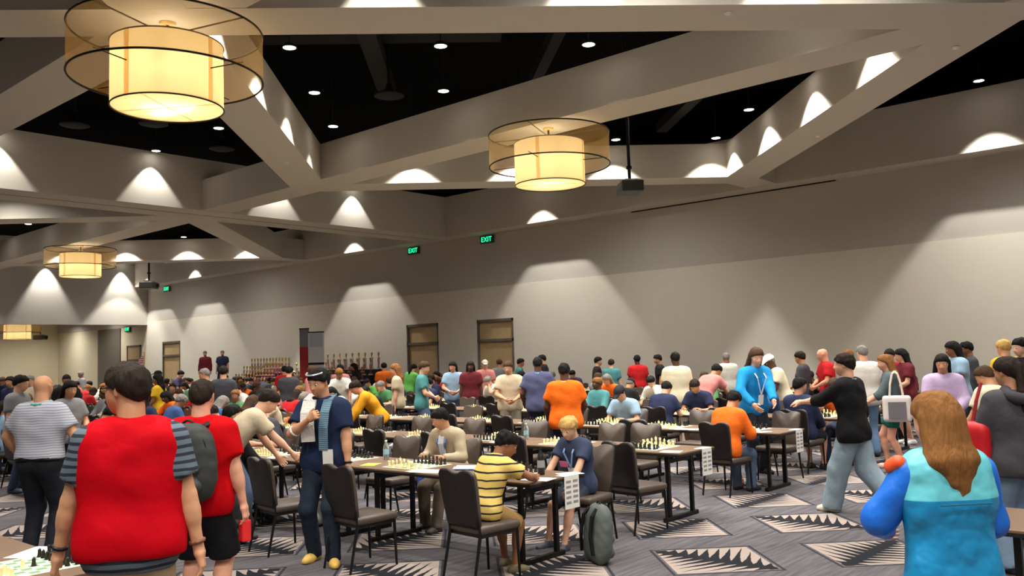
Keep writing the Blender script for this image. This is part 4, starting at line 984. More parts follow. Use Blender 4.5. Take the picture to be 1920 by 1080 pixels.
# 6 child in the striped shirt
def striped_child():
    ms = person_meshes(dict(sit=True, abs=True, pel=(0, .05, .59), lean=(.26, .06), hunch=.32, twist=-.15, head=(-.45, -.30), lh=(-.05, .50, .80), rh=(.20, .50, .80), lf=(-.14, .42, .075), rf=(.10, .30, .075), lel=(-1, -.3, -.2), rel=(1, -.3, -.2)), 1.42, 1.0, 'short', 'shorts', 'mop', .016, .5, loose=.02, rough=(.002, 22), head_vox=.0075, hs=1.1)
    o = assemble(ms, (5.42, 5.24, -.02), hd(1, -.05), 'child in a yellow striped shirt leaning over the front board, back to camera', 'brown', 'short', striped('yellow_striped_tee', (222, 190, 104), (34, 36, 46), 15.5, .22), 'shorts', (170, 134, 80), (110, 100, 70), 'mop', 'black')
striped_child()
# 7 blond child
def blond_child():
    ms = person_meshes(dict(sit=True, abs=True, lean=(.12, 0), head=(.12, -.30), hunch=.2, lh=(-.16, .33, .62), rh=(.16, .36, .64), lf=(-.12, .40, .075), rf=(.12, .36, .075)), 1.40, .95, 'short', 'shorts', 'mop', .016, .5, loose=.02, rough=(.002, 22), head_vox=.0075, hs=1.12)
    o = assemble(ms, (6.98, 5.36, -.02), hd(-1, .05), 'blond child in a navy tee with a pale blue lanyard, front row far side', 'light', 'short', (58, 66, 92), 'shorts', (52, 56, 70), (70, 70, 80), 'mop', 'blond')
    J = ms['J']; lanyard(o, J, mat('pale_blue_ribbon', (140, 170, 214), .6), .145, .30)
    strip(o, 'shirt_print', [J['neck'] + J['fw2'] * .160 - J['up2'] * .16 + J['rt'] * .05, J['neck'] + J['fw2'] * .162 - J['up2'] * .21 + J['rt'] * .05], .10, mat('pink_print', (206, 110, 140), .7), J, .006)
blond_child()
# 8 walking man in black
def walking_man():
    ms = person_meshes(dict(lean=(.06, 0), head=(.35, -.03), lh=(-.16, .52, 1.22), lel=(-.6, -.4, -1), rh=(.30, .02, .86), lf=(-.08, .26, .085), rf=(.11, -.34, .15), rkn=(.1, 1, .1), ltoe=.0, rtoe=.1), 1.74, 1.15, 'rolled', 'long', 'mop', .018, (.25, .5), loose=.03, leg_loose=.035, rough=(.003, 20), head_vox=.009, hem=-.14, palms=dict(lpalm=(.6, 0, -.8)))
    x, y = spot(1585, 9.8)
    o = assemble(ms, (x, y), AWAY - .75, 'walking man in a black top and pale wide jeans with one arm out', 'light', 'rolled', (17, 17, 19), 'long', (142, 160, 172), (226, 218, 194), 'mop', 'dark', shirt_name='top')
    collar(o, ms['J'], fabric((150, 140, 160)), .072)
walking_man()
# 9 woman with the tote bag
def tote_woman():
    ms = person_meshes(dict(lean=(.08, 0), head=(.2, -.15), lh=(-.20, .40, 1.02), lel=(-.5, -.6, -1), rh=(.2, .36, 1.05), lf=(-.09, -.10, .085), rf=(.09, .12, .085)), 1.68, .98, 'rolled', 'short_shorts', 'long', .02, .5, loose=.02, head_vox=.011)
    x, y = spot(1662, 13.1); fc = LEFT + .35
    o = assemble(ms, (x, y), fc, 'woman in a grey top and green shorts carrying a tote bag', 'pink', 'rolled', (84, 96, 100), 'short_shorts', (18, 98, 92), (216, 178, 166), 'long', 'auburn', shirt_name='top')
    J = ms['J']; T = Matrix.Translation((x, y, 0)) @ Matrix.Rotation(-fc, 4, 'Z')
    b = empty('tote_bag'); tag(b, 'white canvas tote bag with grey print on the shoulder of the woman', 'bag'); b.matrix_world = T @ Matrix.Translation(Vector((-.29, -.03, .70)))
    link('bag_body', np_mesh('bag_body', [sdf_mesh([cap(V3(0, -.15, z_), V3(0, .15, z_), .042, k=.05) for z_ in (.05, .11, .17, .23, .29, .35)], .014)], [mat('tote_canvas', (226, 214, 208), .85, var=.04)]), b)
    MB().box(-.076, -.070, -.12, .12, .06, .30).obj('printed_patch', mat('tote_print', (112, 106, 112), .8), b)
    for q in (-.09, .09): MB().path([Vector((.0, q, .38)), Vector((.02, q * .8, .55)), Vector((.05, q * .4, .70)), Vector((.10, 0, .735))], .016, 6).obj('strap', mat('tote_strap', (220, 208, 190), .85), b)
tote_woman()
# 10 girl in the turquoise jacket
def jacket_mat():
    m = bpy.data.materials.new('turquoise_shell'); m.use_nodes = True; nt = m.node_tree; b = nt.nodes['Principled BSDF']; b.inputs['Roughness'].default_value = .42
    tc = nt.nodes.new('ShaderNodeTexCoord'); sp = nt.nodes.new('ShaderNodeSeparateXYZ'); nt.links.new(tc.outputs['Object'], sp.inputs[0])
    cr = nt.nodes.new('ShaderNodeMix'); cr.data_type = 'RGBA'; cr.inputs[6].default_value = (*srgb((20, 134, 188)), 1); cr.inputs[7].default_value = (*srgb((104, 200, 212)), 1)
    nt.links.new(mathn(nt, 'GREATER_THAN', sp.outputs[2], 1.155), cr.inputs[0]); nt.links.new(cr.outputs[2], b.inputs['Base Color'])
    nz = nt.nodes.new('ShaderNodeTexNoise'); nz.inputs['Scale'].default_value = 7; nz.inputs['Detail'].default_value = 2; nt.links.new(tc.outputs['Object'], nz.inputs['Vector'])
    bp = nt.nodes.new('ShaderNodeBump'); bp.inputs['Strength'].default_value = .7; bp.inputs['Distance'].default_value = .05; nt.links.new(nz.outputs['Fac'], bp.inputs['Height']); nt.links.new(bp.outputs['Normal'], b.inputs['Normal'])
    return m
def jacket_girl():
    ms = person_meshes(dict(lean=(.04, 0), head=(.10, -.12), lh=(-.17, .30, 1.06), lel=(-1, -.5, -.5), rh=(.22, .25, .95)), 1.60, 1.15, 'none', 'long', ('verylong',), .015, .5, loose=.04, rough=(.004, 16), head_vox=.0075, hem=-.24, hs=1.12)
    x, y = spot(1752, 4.0)
    o = assemble(ms, (x, y), AWAY - .12, 'girl in a turquoise jacket with blue sleeves and long auburn hair, from behind', 'light', 'none', jacket_mat(), 'long', (70, 84, 108), (90, 80, 80), 'verylong', 'auburn', shirt_name='jacket')
    J = ms['J']; s = J['s']
    for n in 'lr':
        a, e, w = J[n + 'sh'], J[n + 'el'], J[n + 'wr']
        link('sleeve', np_mesh('sleeve', [sdf_mesh([cap(a * .96 + e * .04, e, .078 * s, .075 * s, k=.04), cap(e, w, .075 * s, .052 * s, k=.05, cut=(w, unit(w - e)))], .013, rough=(.005, 18))], [mat('blue_shell', (22, 108, 214), .45, bump=.6, bscale=8)]), o)
    a = J['lsh']; link('shoulder_patch', np_mesh('shoulder_patch', [sdf_mesh([cap(a + V3(-.045, .0, .040), a + V3(-.06, .03, .02), .034, k=.02)], .008)], [mat('orange_shell', (238, 90, 46), .5)]), o)
    nk = J['neck']; MB().box(-.12, .12, -.004, .006, -.003, .003, 0).obj('yoke_seam', mat('seam_teal', (24, 96, 120), .6), o, tuple(J['chest'] - J['fw'] * .148 + V3(0, 0, -.016)))
jacket_girl()
# 11 girl in the charcoal hoodie at the right edge
def hoodie_girl():
    ms = person_meshes(dict(lean=(.04, 0), head=(.35, -.12), lh=(-.2, .3, 1.02), rh=(.28, .10, .86)), 1.70, 1.08, 'long', 'long', ('ponytail',), .018, .5, loose=.035, leg_loose=.03, rough=(.003, 20), head_vox=.009, hem=-.14)
    x, y = spot(1888, 7.1)
    o = assemble(ms, (x, y), AWAY - .05, 'girl in a charcoal hoodie and pale jeans with a dark ponytail at right edge', 'tan', 'long', (74, 72, 76), 'long', (120, 140, 164), (60, 60, 66), 'ponytail', 'dark', shirt_name='hoodie')
    J = ms['J']; link('hood', np_mesh('hood', [sdf_mesh(ring_prims(J['neck'] - J['fw2'] * .06 - J['up2'] * .01, J['up2'] - J['fw2'] * .5, .085, .038, 12), .013)], [fabric((70, 68, 72))]), o)
    T = Matrix.Translation((x, y, 0)) @ Matrix.Rotation(-(AWAY - .05), 4, 'Z'); p = T @ Vector((-.31, .10, 1.04))
    b = link('shoulder_bag', np_mesh('shoulder_bag', [sdf_mesh([cap(V3(-.01, -.07, z_), V3(.01, .07, z_), .06, k=.06) for z_ in (-.17, -.10, -.03, .04, .10)], .014)], [mat('red_nylon', (206, 22, 30), .5)]), None, p)
    tag(b, 'red shoulder bag hanging beside the girl in the charcoal hoodie', 'bag')
    MB().path([Vector((.02, .0, .14)), Vector((.06, -.03, .32)), Vector((.12, -.06, .46))], .014, 6).obj('strap', mat('red_strap', (150, 20, 30), .6), b)
hoodie_girl()

# ------------------------------------------------------------------ the crowd: shared poses, individual colours
GEN = {}
def gen(name, pose, H=1.68, build=1.05, curl=.5, loose=.015, palms=None):
    GEN[name] = person_meshes(pose, H, build, ('short', 'long'), ('long', 'shorts'), ('short', 'long', 'ponytail', 'crop', 'mop', 'cap'), .027, curl, loose=loose, head_vox=.0135, palms=palms)
sit = dict(sit=True, abs=True)
gen('sit_read', dict(sit, lean=(.22, 0), hunch=.25, head=(0, -.45), lh=(-.16, .42, .80), rh=(.16, .42, .80)))
gen('sit_think', dict(sit, lean=(.30, .05), hunch=.3, head=(.15, -.40), lh=(-.05, .33, 1.08), lel=(-1, .3, -1), rh=(.2, .40, .80)))
gen('sit_back', dict(sit, lean=(-.06, 0), head=(-.4, -.15), lh=(-.18, .30, .66), rh=(.18, .30, .66)))
gen('sit_move', dict(sit, lean=(.34, 0), head=(0, -.45), lh=(-.18, .40, .80), rh=(.10, .58, .88)))
gen('sit_turn', dict(sit, lean=(.08, .05), twist=.5, head=(.5, -.1), lh=(-.25, .30, .72), rh=(.2, .38, .80)))
gen('stand', dict(lean=(.03, 0), head=(.1, -.2)), 1.74)
gen('stand_front', dict(lean=(.04, 0), head=(-.3, -.25), lh=(-.08, .27, 1.02), rh=(.08, .27, 1.04), lel=(-1, -.6, -.3), rel=(1, -.6, -.3)), 1.74)
gen('lean_over', dict(lean=(.62, 0), hunch=.25, head=(0, -.25), pel=(0, -.10, .91), lh=(-.22, .50, .82), rh=(.20, .58, .86)), 1.74)
gen('bend', dict(lean=(.30, .08), head=(.3, -.4), lh=(-.2, .38, .92), rh=(.2, .45, .98)), 1.72)
gen('walk', dict(lean=(.06, 0), head=(0, -.1), lh=(-.27, .22, .92), rh=(.27, -.12, .88), lf=(-.09, -.26, .12), rf=(.09, .26, .085)), 1.72)
SHIRTS = {'navy': (40, 46, 76), 'black': (26, 25, 28), 'white': (222, 218, 208), 'red': (196, 30, 36), 'grey': (132, 132, 136), 'teal': (74, 134, 136), 'light blue': (150, 180, 206), 'orange': (232, 104, 24), 'yellow': (222, 178, 40), 'maroon': (106, 34, 44), 'pink': (206, 130, 124), 'green': (74, 124, 78), 'purple': (84, 74, 108), 'beige': (196, 178, 150), 'charcoal': (64, 64, 70), 'blue': (54, 82, 132), 'lavender': (190, 166, 200), 'cream': (226, 214, 184), 'lime green': (112, 194, 92)}
TR = [(34, 36, 46), (52, 62, 84), (24, 24, 27), (110, 100, 84), (82, 98, 124)]
HN = {'short': 'short', 'crop': 'cropped', 'mop': 'tousled', 'long': 'long', 'ponytail': 'ponytailed', 'cap': 'capped'}
crnd = random.Random(11)
labels = {}
def crowd(pose, loc, facing, color, where, hair=None, hairc=None, sleeve=None, legs=None, skin=None, scale=1., capm=None, trouser=None, group='players and onlookers in the hall'):
    r = crnd; hair = hair or r.choice(['short'] * 4 + ['mop'] * 2 + ['crop', 'long', 'long', 'ponytail', 'cap']); hairc = hairc or r.choice(['black', 'black', 'dark', 'dark', 'brown', 'auburn', 'grey'])
    sleeve = sleeve or r.choice(['short', 'short', 'long']); legs = legs or r.choice(['long', 'long', 'shorts']); skin = skin or r.choice(['light', 'tan', 'tan', 'brown', 'pink', 'dark'])
    verb = 'seated' if pose.startswith('sit') else {'lean_over': 'leaning', 'bend': 'bending', 'walk': 'walking'}.get(pose, 'standing')
    top = {'short': 'tee', 'long': 'jumper'}[sleeve]
    hp = {'bald': 'bald', 'cap': 'capped'}.get(hair, '%s-haired' % hairc)
    lab = '%s %s person in %s %s, %s' % (verb, hp, color, top, where)
    o = assemble(GEN[pose], loc, facing, lab, skin, sleeve, SHIRTS[color], legs, trouser or r.choice(TR), r.choice([(230, 226, 220), (34, 32, 34), (70, 70, 80)]), hair, hairc, group, capm)
    o.scale = (scale,) * 3
    return o
def clear_spot(px, d):
    """standing room: slide along the line of sight out of the table rows"""
    for q in [0] + [v * t for t in range(1, 30) for v in (.12, -.12)]:
        x, y = spot(px, d + q)
        if y < Y0 - .35 or all(abs(x - X) > 1.0 for X in ROWX): return x, y
    return spot(px, d)
# people the photo lets one pick out, with bearing and distance
def lady_in_blue():
    ms = person_meshes(dict(lean=(.20, 0), head=(-.2, -.25), lh=(-.02, .46, 1.02), rh=(.24, .36, .98), rel=(1, -.6, 0)), 1.86, 1.05, 'long', 'long', 'long', .02, .3, loose=.03, head_vox=.0105)
    o = assemble(ms, clear_spot(1400, 12.6), TOWARD - .35, 'tall long-haired woman in a bright blue jacket bending over the boards', 'light', 'long', (28, 140, 206), 'long', (40, 42, 52), (40, 40, 44), 'long', 'brown', shirt_name='jacket')
    J = ms['J']; lanyard(o, J, fabric((210, 214, 222)), .17, .34)
lady_in_blue()
def orange_man():
    ms = person_meshes(dict(lean=(.10, 0), head=(0, -.2), lh=(-.26, .2, .92), rh=(.24, .33, 1.0)), 1.72, 1.08, 'short', 'long', 'crop', .021, .5, loose=.02, rough=(.003, 20), head_vox=.011)
    o = assemble(ms, (9.78, 7.72), AWAY + .05, 'man in a bright orange tee seen from behind between the rows', 'dark', 'short', (240, 106, 16), 'long', (30, 34, 44), (30, 30, 34), 'crop', 'black')
    collar(o, ms['J'], fabric((214, 180, 120)), .07)
orange_man()
def purple_man():
    ms = person_meshes(dict(lean=(.05, 0), head=(0, -.15), lh=(-.26, .2, .95), rh=(.26, .2, .95)), 1.80, 1.12, 'short', 'long', 'crop', .022, .5, rough=(.003, 20), head_vox=.012)
    o = assemble(ms, (12.1, 10.15), AWAY, 'man in a slate purple polo standing behind the orange tee', 'dark', 'short', (78, 80, 112), 'long', (30, 32, 44), (30, 30, 34), 'crop', 'black')
    collar(o, ms['J'], fabric((96, 190, 170)), .074)
purple_man()
def yellow_jacket():
    ms = person_meshes(dict(lean=(.55, 0), hunch=.3, pel=(0, -.05, .90), head=(.1, -.2), lh=(-.2, .55, .80), rh=(.15, .55, .80)), 1.66, 1.1, 'long', 'long', 'mop', .021, .5, loose=.04, rough=(.005, 18), head_vox=.011)
    o = assemble(ms, (9.92, 12.0), LEFT - .25, 'person in a mustard puffer jacket leaning over a board', 'tan', 'long', (214, 146, 26), 'long', (60, 66, 84), (40, 40, 44), 'mop', 'dark', shirt_name='puffer_jacket')
yellow_jacket()
NAMED = [  # pose, photo column, distance, facing, colour, where, kwargs
    ('lean_over', 437, 10.3, RIGHT - .5, 'beige', 'reaching across the front row beside the backpack man', dict(hair='mop', hairc='dark', skin='light', sleeve='short')),
    ('stand', 1262, 16.6, AWAY, 'cream', 'between the fourth and fifth rows, back to camera', dict(hair='crop', hairc='black', skin='dark', sleeve='short', scale=1.04, trouser=(180, 170, 150))),
    ('lean_over', 1312, 17.6, RIGHT - .6, 'pink', 'right of the man in cream', dict(hair='short', hairc='black', sleeve='short')),
    ('bend', 1462, 16.4, LEFT, 'cream', 'with a white cap by the right wall', dict(hair='cap', hairc='grey', capm=M_PAPER, sleeve='short', scale=1.02)),
    ('stand_front', 1500, 17.4, LEFT + .5, 'charcoal', 'just right of the white cap', dict(hair='short', hairc='dark')),
    ('stand_front', 1543, 17.0, LEFT, 'red', 'by the right wall above the walking man', dict(hair='bald', skin='pink', sleeve='short', scale=1.03)),
    ('stand', 1613, 15.2, AWAY, 'white', 'back to camera near the right wall', dict(hair='crop', hairc='grey', skin='light', sleeve='short', scale=1.05, trouser=(110, 140, 178))),
    ('stand', 1588, 18.0, AWAY - .6, 'black', 'behind the white tee near the right wall', dict(hair='short', hairc='auburn')),
    ('stand_front', 1690, 16.2, LEFT, 'maroon', 'right of the tote bag', dict(hair='long', hairc='black')),
    ('stand_front', 1663, 17.6, TOWARD + .5, 'red', 'behind the woman with the tote', dict(hair='short', hairc='dark')),
    ('stand_front', 1757, 11.4, TOWARD + .2, 'lavender', 'facing us above the turquoise jacket', dict(hair='long', hairc='black', skin='tan', sleeve='long', scale=.97)),
    ('stand_front', 1788, 15.0, LEFT, 'light blue', 'behind the lavender top', dict(hair='long', hairc='black', skin='brown', sleeve='short', scale=1.06)),
    ('stand', 1812, 16.2, LEFT + .3, 'charcoal', 'touching the light blue tee', dict(hair='short', hairc='black', scale=1.05)),
    ('stand', 1880, 14.0, AWAY - .2, 'yellow', 'near the right edge by the wall', dict(hair='short', hairc='blond', skin='light', sleeve='short', scale=1.06)),
    ('stand', 1915, 12.6, LEFT, 'black', 'cut by the right edge', dict(hair='short', hairc='black', skin='light', scale=1.07)),
    ('bend', 1862, 9.6, AWAY - .3, 'cream', 'behind the charcoal hoodie', dict(hair='short', hairc='brown', sleeve='short', scale=.93)),
    ('stand', 1190, 24.0, AWAY, 'red', 'alone against the bare right wall', dict(hair='short', hairc='black', skin='dark', sleeve='short', scale=1.0)),
    ('stand', 1140, 22.5, AWAY + .4, 'teal', 'left of the lone red tee', dict(hair='short', hairc='dark', scale=.95)),
    ('walk', 1112, 24.2, RIGHT, 'black', 'by the wall left of the teal top', dict(hair='short', hairc='black')),
    ('stand', 1232, 24.0, LEFT, 'black', 'by the wall behind the man in cream', dict(hair='short', hairc='black')),
    ('stand', 1357, 21.0, AWAY, 'white', 'by the wall behind the bright blue jacket', dict(hair='crop', hairc='grey')),
    ('stand', 1016, 24.5, LEFT, 'black', 'in front of the right wall behind the purple polo', dict(hair='short', hairc='black', scale=1.05)),
    ('stand', 968, 25.0, RIGHT, 'teal', 'in front of the nearest oak door', dict(hair='short', hairc='dark', skin='tan')),
    ('stand', 932, 26.0, AWAY, 'grey', 'before the nearest oak door', dict(hair='short', hairc='brown')),
    ('stand', 905, 24.0, TOWARD, 'pink', 'left in front of the nearest oak door', dict(hair='cap', hairc='grey', capm=fabric((196, 188, 176)))),
    ('stand_front', 785, 17.2, RIGHT, 'teal', 'mid hall in front of the middle oak door', dict(hair='short', hairc='brown', skin='light', scale=1.02)),
    ('stand_front', 846, 21.5, TOWARD, 'light blue', 'with dark long hair left of the nearest door', dict(hair='long', hairc='black', sleeve='short')),
    ('stand', 878, 22.0, TOWARD, 'maroon', 'beside the light blue tee mid hall', dict(hair='long', hairc='dark')),
    ('stand_front', 950, 17.8, TOWARD, 'beige', 'reaching with bare arms mid hall', dict(hair='short', hairc='brown', sleeve='short', skin='tan')),
    ('stand', 742, 19.0, LEFT, 'beige', 'right of the mustard jacket', dict(hair='long', hairc='auburn')),
    ('stand', 386, 17.5, LEFT, 'white', 'back to camera behind the backpack man', dict(hair='crop', hairc='grey', sleeve='short', scale=1.02)),
    ('stand', 415, 16.4, AWAY, 'charcoal', 'beside the white tee at left', dict(hair='short', hairc='dark', scale=1.04)),
    ('walk', 298, 18.0, LEFT, 'yellow', 'between the red vest and the backpack man', dict(hair='long', hairc='black', sleeve='short', scale=.97)),
    ('stand_front', 125, 13.6, RIGHT + .4, 'grey', 'just right of the bald man', dict(hair='long', hairc='black', sleeve='short', scale=.97)),
    ('stand', 30, 16.0, RIGHT, 'grey', 'with dark hair at the left edge', dict(hair='short', hairc='black', scale=1.02)),
    ('stand', 57, 20.0, TOWARD, 'cream', 'behind the bald man', dict(hair='crop', hairc='grey')),
    ('stand', 530, 24.0, AWAY, 'red', 'standing out in the far crowd below the banner', dict(hair='short', hairc='black', sleeve='short')),
    ('stand', 578, 22.0, RIGHT, 'pink', 'just left of the navy player', dict(hair='short', hairc='brown')),
    ('stand', 634, 25.5, AWAY, 'pink', 'just right of the navy player far away', dict(hair='short', hairc='black')),
    ('stand', 716, 27.0, AWAY, 'orange', 'far away left of the middle door', dict(hair='short', hairc='black', sleeve='short')),
    ('stand', 398, 41.5, TOWARD, 'maroon', 'on the far stage with a dark coat', dict(hair='crop', hairc='grey', scale=1.08)),
    ('stand', 428, 41.8, TOWARD, 'navy', 'on the far stage beside the maroon top', dict(hair='crop', hairc='grey', scale=1.08)),
]
STAND = [spot(590, 32.2), spot(568, 33.4), (9.78, 7.72), (12.1, 10.15), (9.92, 12.0), clear_spot(1400, 12.6), spot(604, 8.3)]
for pose, px, d, fc, colr, where, kw in NAMED:
    if d > 39: loc = (21.3 + .6 * (px > 410), 38.2 - .5 * (px > 410), .62)
    else: loc = clear_spot(px, d)
    STAND.append(loc); crowd(pose, loc, fc, colr, where, **kw)
# seated players
def seat_person(k, j, s, pose, color, **kw):
    if (k, j, s) not in seats: return
    x, y, a = seats[k, j, s]; f = -a
    where = '%s row %s side, %s from aisle' % (ROWN[k], 'near' if s < 0 else 'far', ORD[j])
    dx, dy = math.sin(f), math.cos(f); sc = kw.get('scale', 1)
    crowd(pose, (x - dx * .045, y - dy * .045, (.60 - .60 * sc) * .5 - .012), f, color, where, **kw); taken.add((k, j, s))
taken = {(0, 0, -1), (0, 0, 1), (0, 1, 1), (0, 1, -1), (0, 2, -1)}
seat_person(2, 2, 1, 'sit_read', 'light blue', hair='cap', hairc='black', sleeve='short', skin='tan', capm=fabric((40, 40, 44)))
seat_person(2, 0, -1, 'sit_read', 'orange', hair='mop', hairc='black', sleeve='long', skin='tan', scale=.97)
seat_person(3, 2, -1, 'sit_read', 'navy', hair='short', hairc='black', skin='light')
seat_person(3, 2, 1, 'sit_read', 'navy', hair='short', hairc='dark', skin='tan')
seat_person(3, 1, 1, 'sit_think', 'blue', hair='short', hairc='dark', skin='light')
seat_person(3, 0, 1, 'sit_move', 'orange', hair='short', hairc='brown', sleeve='short')
seat_person(3, 0, -1, 'sit_back', 'navy', hair='short', hairc='black', sleeve='long')
seat_person(0, 5, 1, 'sit_read', 'white', hair='mop', hairc='dark', sleeve='short', skin='light', scale=.95)
seat_person(0, 3, -1, 'sit_back', 'black', hair='short', hairc='black', sleeve='long')
seat_person(0, 4, 1, 'sit_move', 'charcoal', hair='short', hairc='black')
seat_person(0, 6, -1, 'sit_think', 'red', hair='short', hairc='black', sleeve='short')
POSES = ['sit_read', 'sit_think', 'sit_back', 'sit_move', 'sit_turn']
COLS = ['navy', 'black', 'black', 'white', 'grey', 'black', 'navy', 'charcoal', 'grey', 'white', 'black', 'charcoal', 'navy', 'white', 'red', 'light blue', 'charcoal', 'maroon', 'teal', 'beige', 'green', 'purple', 'blue', 'pink', 'yellow', 'navy', 'orange', 'charcoal', 'cream', 'lime green']
cnt = 0
for (k, j, s), (x, y, a) in chairs:
    if (k, j, s) in taken or cnt > 165: continue
    p = 0
    if k == 0: p = .85 if y > 9.6 else 0
    elif k == 1: p = .8 if y > 12.5 else 0
    elif k == 2: p = .75 if y > 13.5 else 0
    elif k == 3: p = .7 if y > 13.5 else .06
    else: p = .62 if y > 14 else .5
    if y > 36: p = .4
    if any(math.hypot(x - q[0], y - q[1]) < .62 for q in STAND): continue
    if crnd.random() < p:
        seat_person(k, j, s, crnd.choice(POSES), crnd.choice(COLS), scale=crnd.choice((1, 1, .97, 1.03))); cnt += 1
# extra standing onlookers far down the hall
for i in range(40):
    px = crnd.uniform(-20, 800); d = crnd.uniform(19, 36); loc = clear_spot(px, d)
    if loc[1] > 46 or loc[0] > 21 or (loc[1] > 34 and loc[0] > 17.5) or any(math.hypot(loc[0] - seats[t][0], loc[1] - seats[t][1]) < .62 for t in taken if t in seats) or any(math.hypot(loc[0] - q[0], loc[1] - q[1]) < .8 for q in STAND): continue
    STAND.append(loc); kr = int((loc[0] - ROWX[0]) // 2.44) + 1; kb = max(0, int((loc[1] - Y0) / 1.22))
    gap = 'left of the front row' if kr <= 0 else 'past the seventh row' if kr >= 7 else 'between %s and %s rows' % (ROWN[kr - 1], ROWN[kr])
    crowd(crnd.choice(['stand', 'stand_front', 'walk', 'bend']), loc, crnd.uniform(0, 6.28), crnd.choice(COLS), '%s, %s place' % (gap, ORD[kb]))

def drop(o):
    for ch in list(o.children): drop(ch)
    bpy.data.objects.remove(o)
for t, o in list(CHAIR_OBJ.items()):
    if t in taken: continue
    if any(math.hypot(seats[t][0] - q[0], seats[t][1] - q[1]) < .5 for q in STAND): drop(o)

# ------------------------------------------------------------------ things on and under the tables
M_WATER = mat('clear_plastic', (226, 236, 240), .12, trans=.85); M_LABELB = mat('bottle_label', (150, 196, 214), .6)
def bottle(x, y, z, label, clear=True, h=.21):
    b = MB().lathe([(.030, 0), (.033, .01), (.033, h * .62), (.028, h * .74), (.013, h * .88), (.013, h * .93)], 16).obj('water_bottle', M_WATER if clear else M_BLKP, None, (x, y, z), smooth=True)
    tag(b, label, 'bottle'); MB().lathe([(.0335, h * .28), (.0335, h * .55)], 16, caps=False).obj('bottle_label', M_LABELB if clear else M_INK, b)
    MB().lathe([(.015, h * .93), (.015, h)], 12).obj('bottle_cap', M_PAPER if clear else M_LEG, b)
bottle(6.33, 7.52, .753, 'clear water bottle standing on the front row table beside the navy player')
bottle(6.22, 5.22, .753, 'dark drink bottle in front of the blond child', False, .24)
bottle(8.72, 7.55, .753, 'clear water bottle on the second row table')
def paper(x, y, rz, w, h, m, label, z=.754, name='paper_sheet'):
    o = MB().box(-w / 2, w / 2, -h / 2, h / 2, 0, .0015).obj(name, m, None, (x, y, z), rz); tag(o, label, 'paper'); return o
paper(5.95, 7.32, .5, .22, .16, mat('yellow_paper', (228, 222, 70), .8), 'yellow slip of paper on the front row beside the second board')
paper(5.88, 6.35, .25, .24, .32, M_PAPER, 'white sheet on the near edge of the front row')
paper(5.98, 5.05, .2, .20, .26, M_PAPER, 'white score pad at the aisle end of the front row', .7545)
paper(6.40, 5.03, 1.2, .16, .22, M_PAPER, 'white score pad in front of the blond child')
paper(8.30, 5.12, .3, .18, .22, M_PAPER, 'white sheet near the aisle end of the second row')
paper(10.72, 6.30, .2, .2, .27, M_PAPER, 'white sheet on the near edge of the third row')
paper(6.05, 13.3, .4, .26, .3, mat('lime_paper', (206, 226, 60), .8), 'lime flyer on the front row behind the bald man', .765)
nbk = empty('notebook', (6.20, 6.12, .7535), .5); tag(nbk, 'open notebook with blue cover on the front row', 'notebook')
MB().bbox(-.11, .0, -.15, .15, 0, .012, .003).box(.0, .11, -.15, .15, 0, .012).obj('cover', mat('blue_cover', (34, 66, 120), .5), nbk)
MB().prism([(-.10, .012), (-.05, .026), (0, .014), (.05, .028), (.10, .013)], -.14, .14, 0, Matrix.Rotation(PI / 2, 4, 'X')).obj('pages', M_PAPER, nbk)
backpack('backpack', Matrix.Translation((6.36, 4.74, .265)) @ Matrix.Rotation(math.radians(-120), 4, 'Z') @ Matrix.Rotation(-.10, 4, 'X'), 'grey backpack standing on the carpet at the front row end', mat('grey_nylon', (84, 90, 86), .75, var=.2, scale=10), 1.05, False)
backpack('backpack', Matrix.Translation((5.0, 8.35, .26)) @ Matrix.Rotation(2.0, 4, 'Z'), 'black backpack leaning behind the navy player', mat('black_nylon', (26, 27, 32), .7), 1.0, False)
def floor_bag(x, y, m, label, sc=1.):
    b = link('tote_sack', np_mesh('tote_sack', [sdf_mesh([cap(V3(-.10, -.04, .09), V3(.10, .04, .09), .09, k=.05), cap(V3(-.07, 0, .22), V3(.07, 0, .22), .07, k=.08)], .018, cuts=[(V3(0, 0, .002), V3(0, 0, -1))], rough=(.005, 25))], [m]), None, (x, y, 0)); b.scale = (sc,) * 3
    tag(b, label, 'bag'); MB().path([Vector((.06 * math.cos(a), 0, .27 + .08 * math.sin(a))) for a in np.linspace(0, PI, 9)], .009, 6).obj('handle', m, b)
floor_bag(8.55, 9.35, mat('blue_sack', (44, 84, 190), .6), 'bright blue bag on the floor under the second row')
floor_bag(8.65, 10.2, mat('blue_white_sack', (110, 140, 206), .6), 'pale blue bag on the floor under the second row')
floor_bag(10.95, 8.1, mat('sky_sack', (92, 140, 200), .6), 'sky blue bag on the floor under the third row')
floor_bag(10.9, 5.7, mat('coral_sack', (240, 96, 80), .6), 'small coral bag on the floor under the third row', .55)
floor_bag(6.1, 8.4, mat('grey_sack', (150, 152, 150), .7), 'grey bag on the floor under the front row')
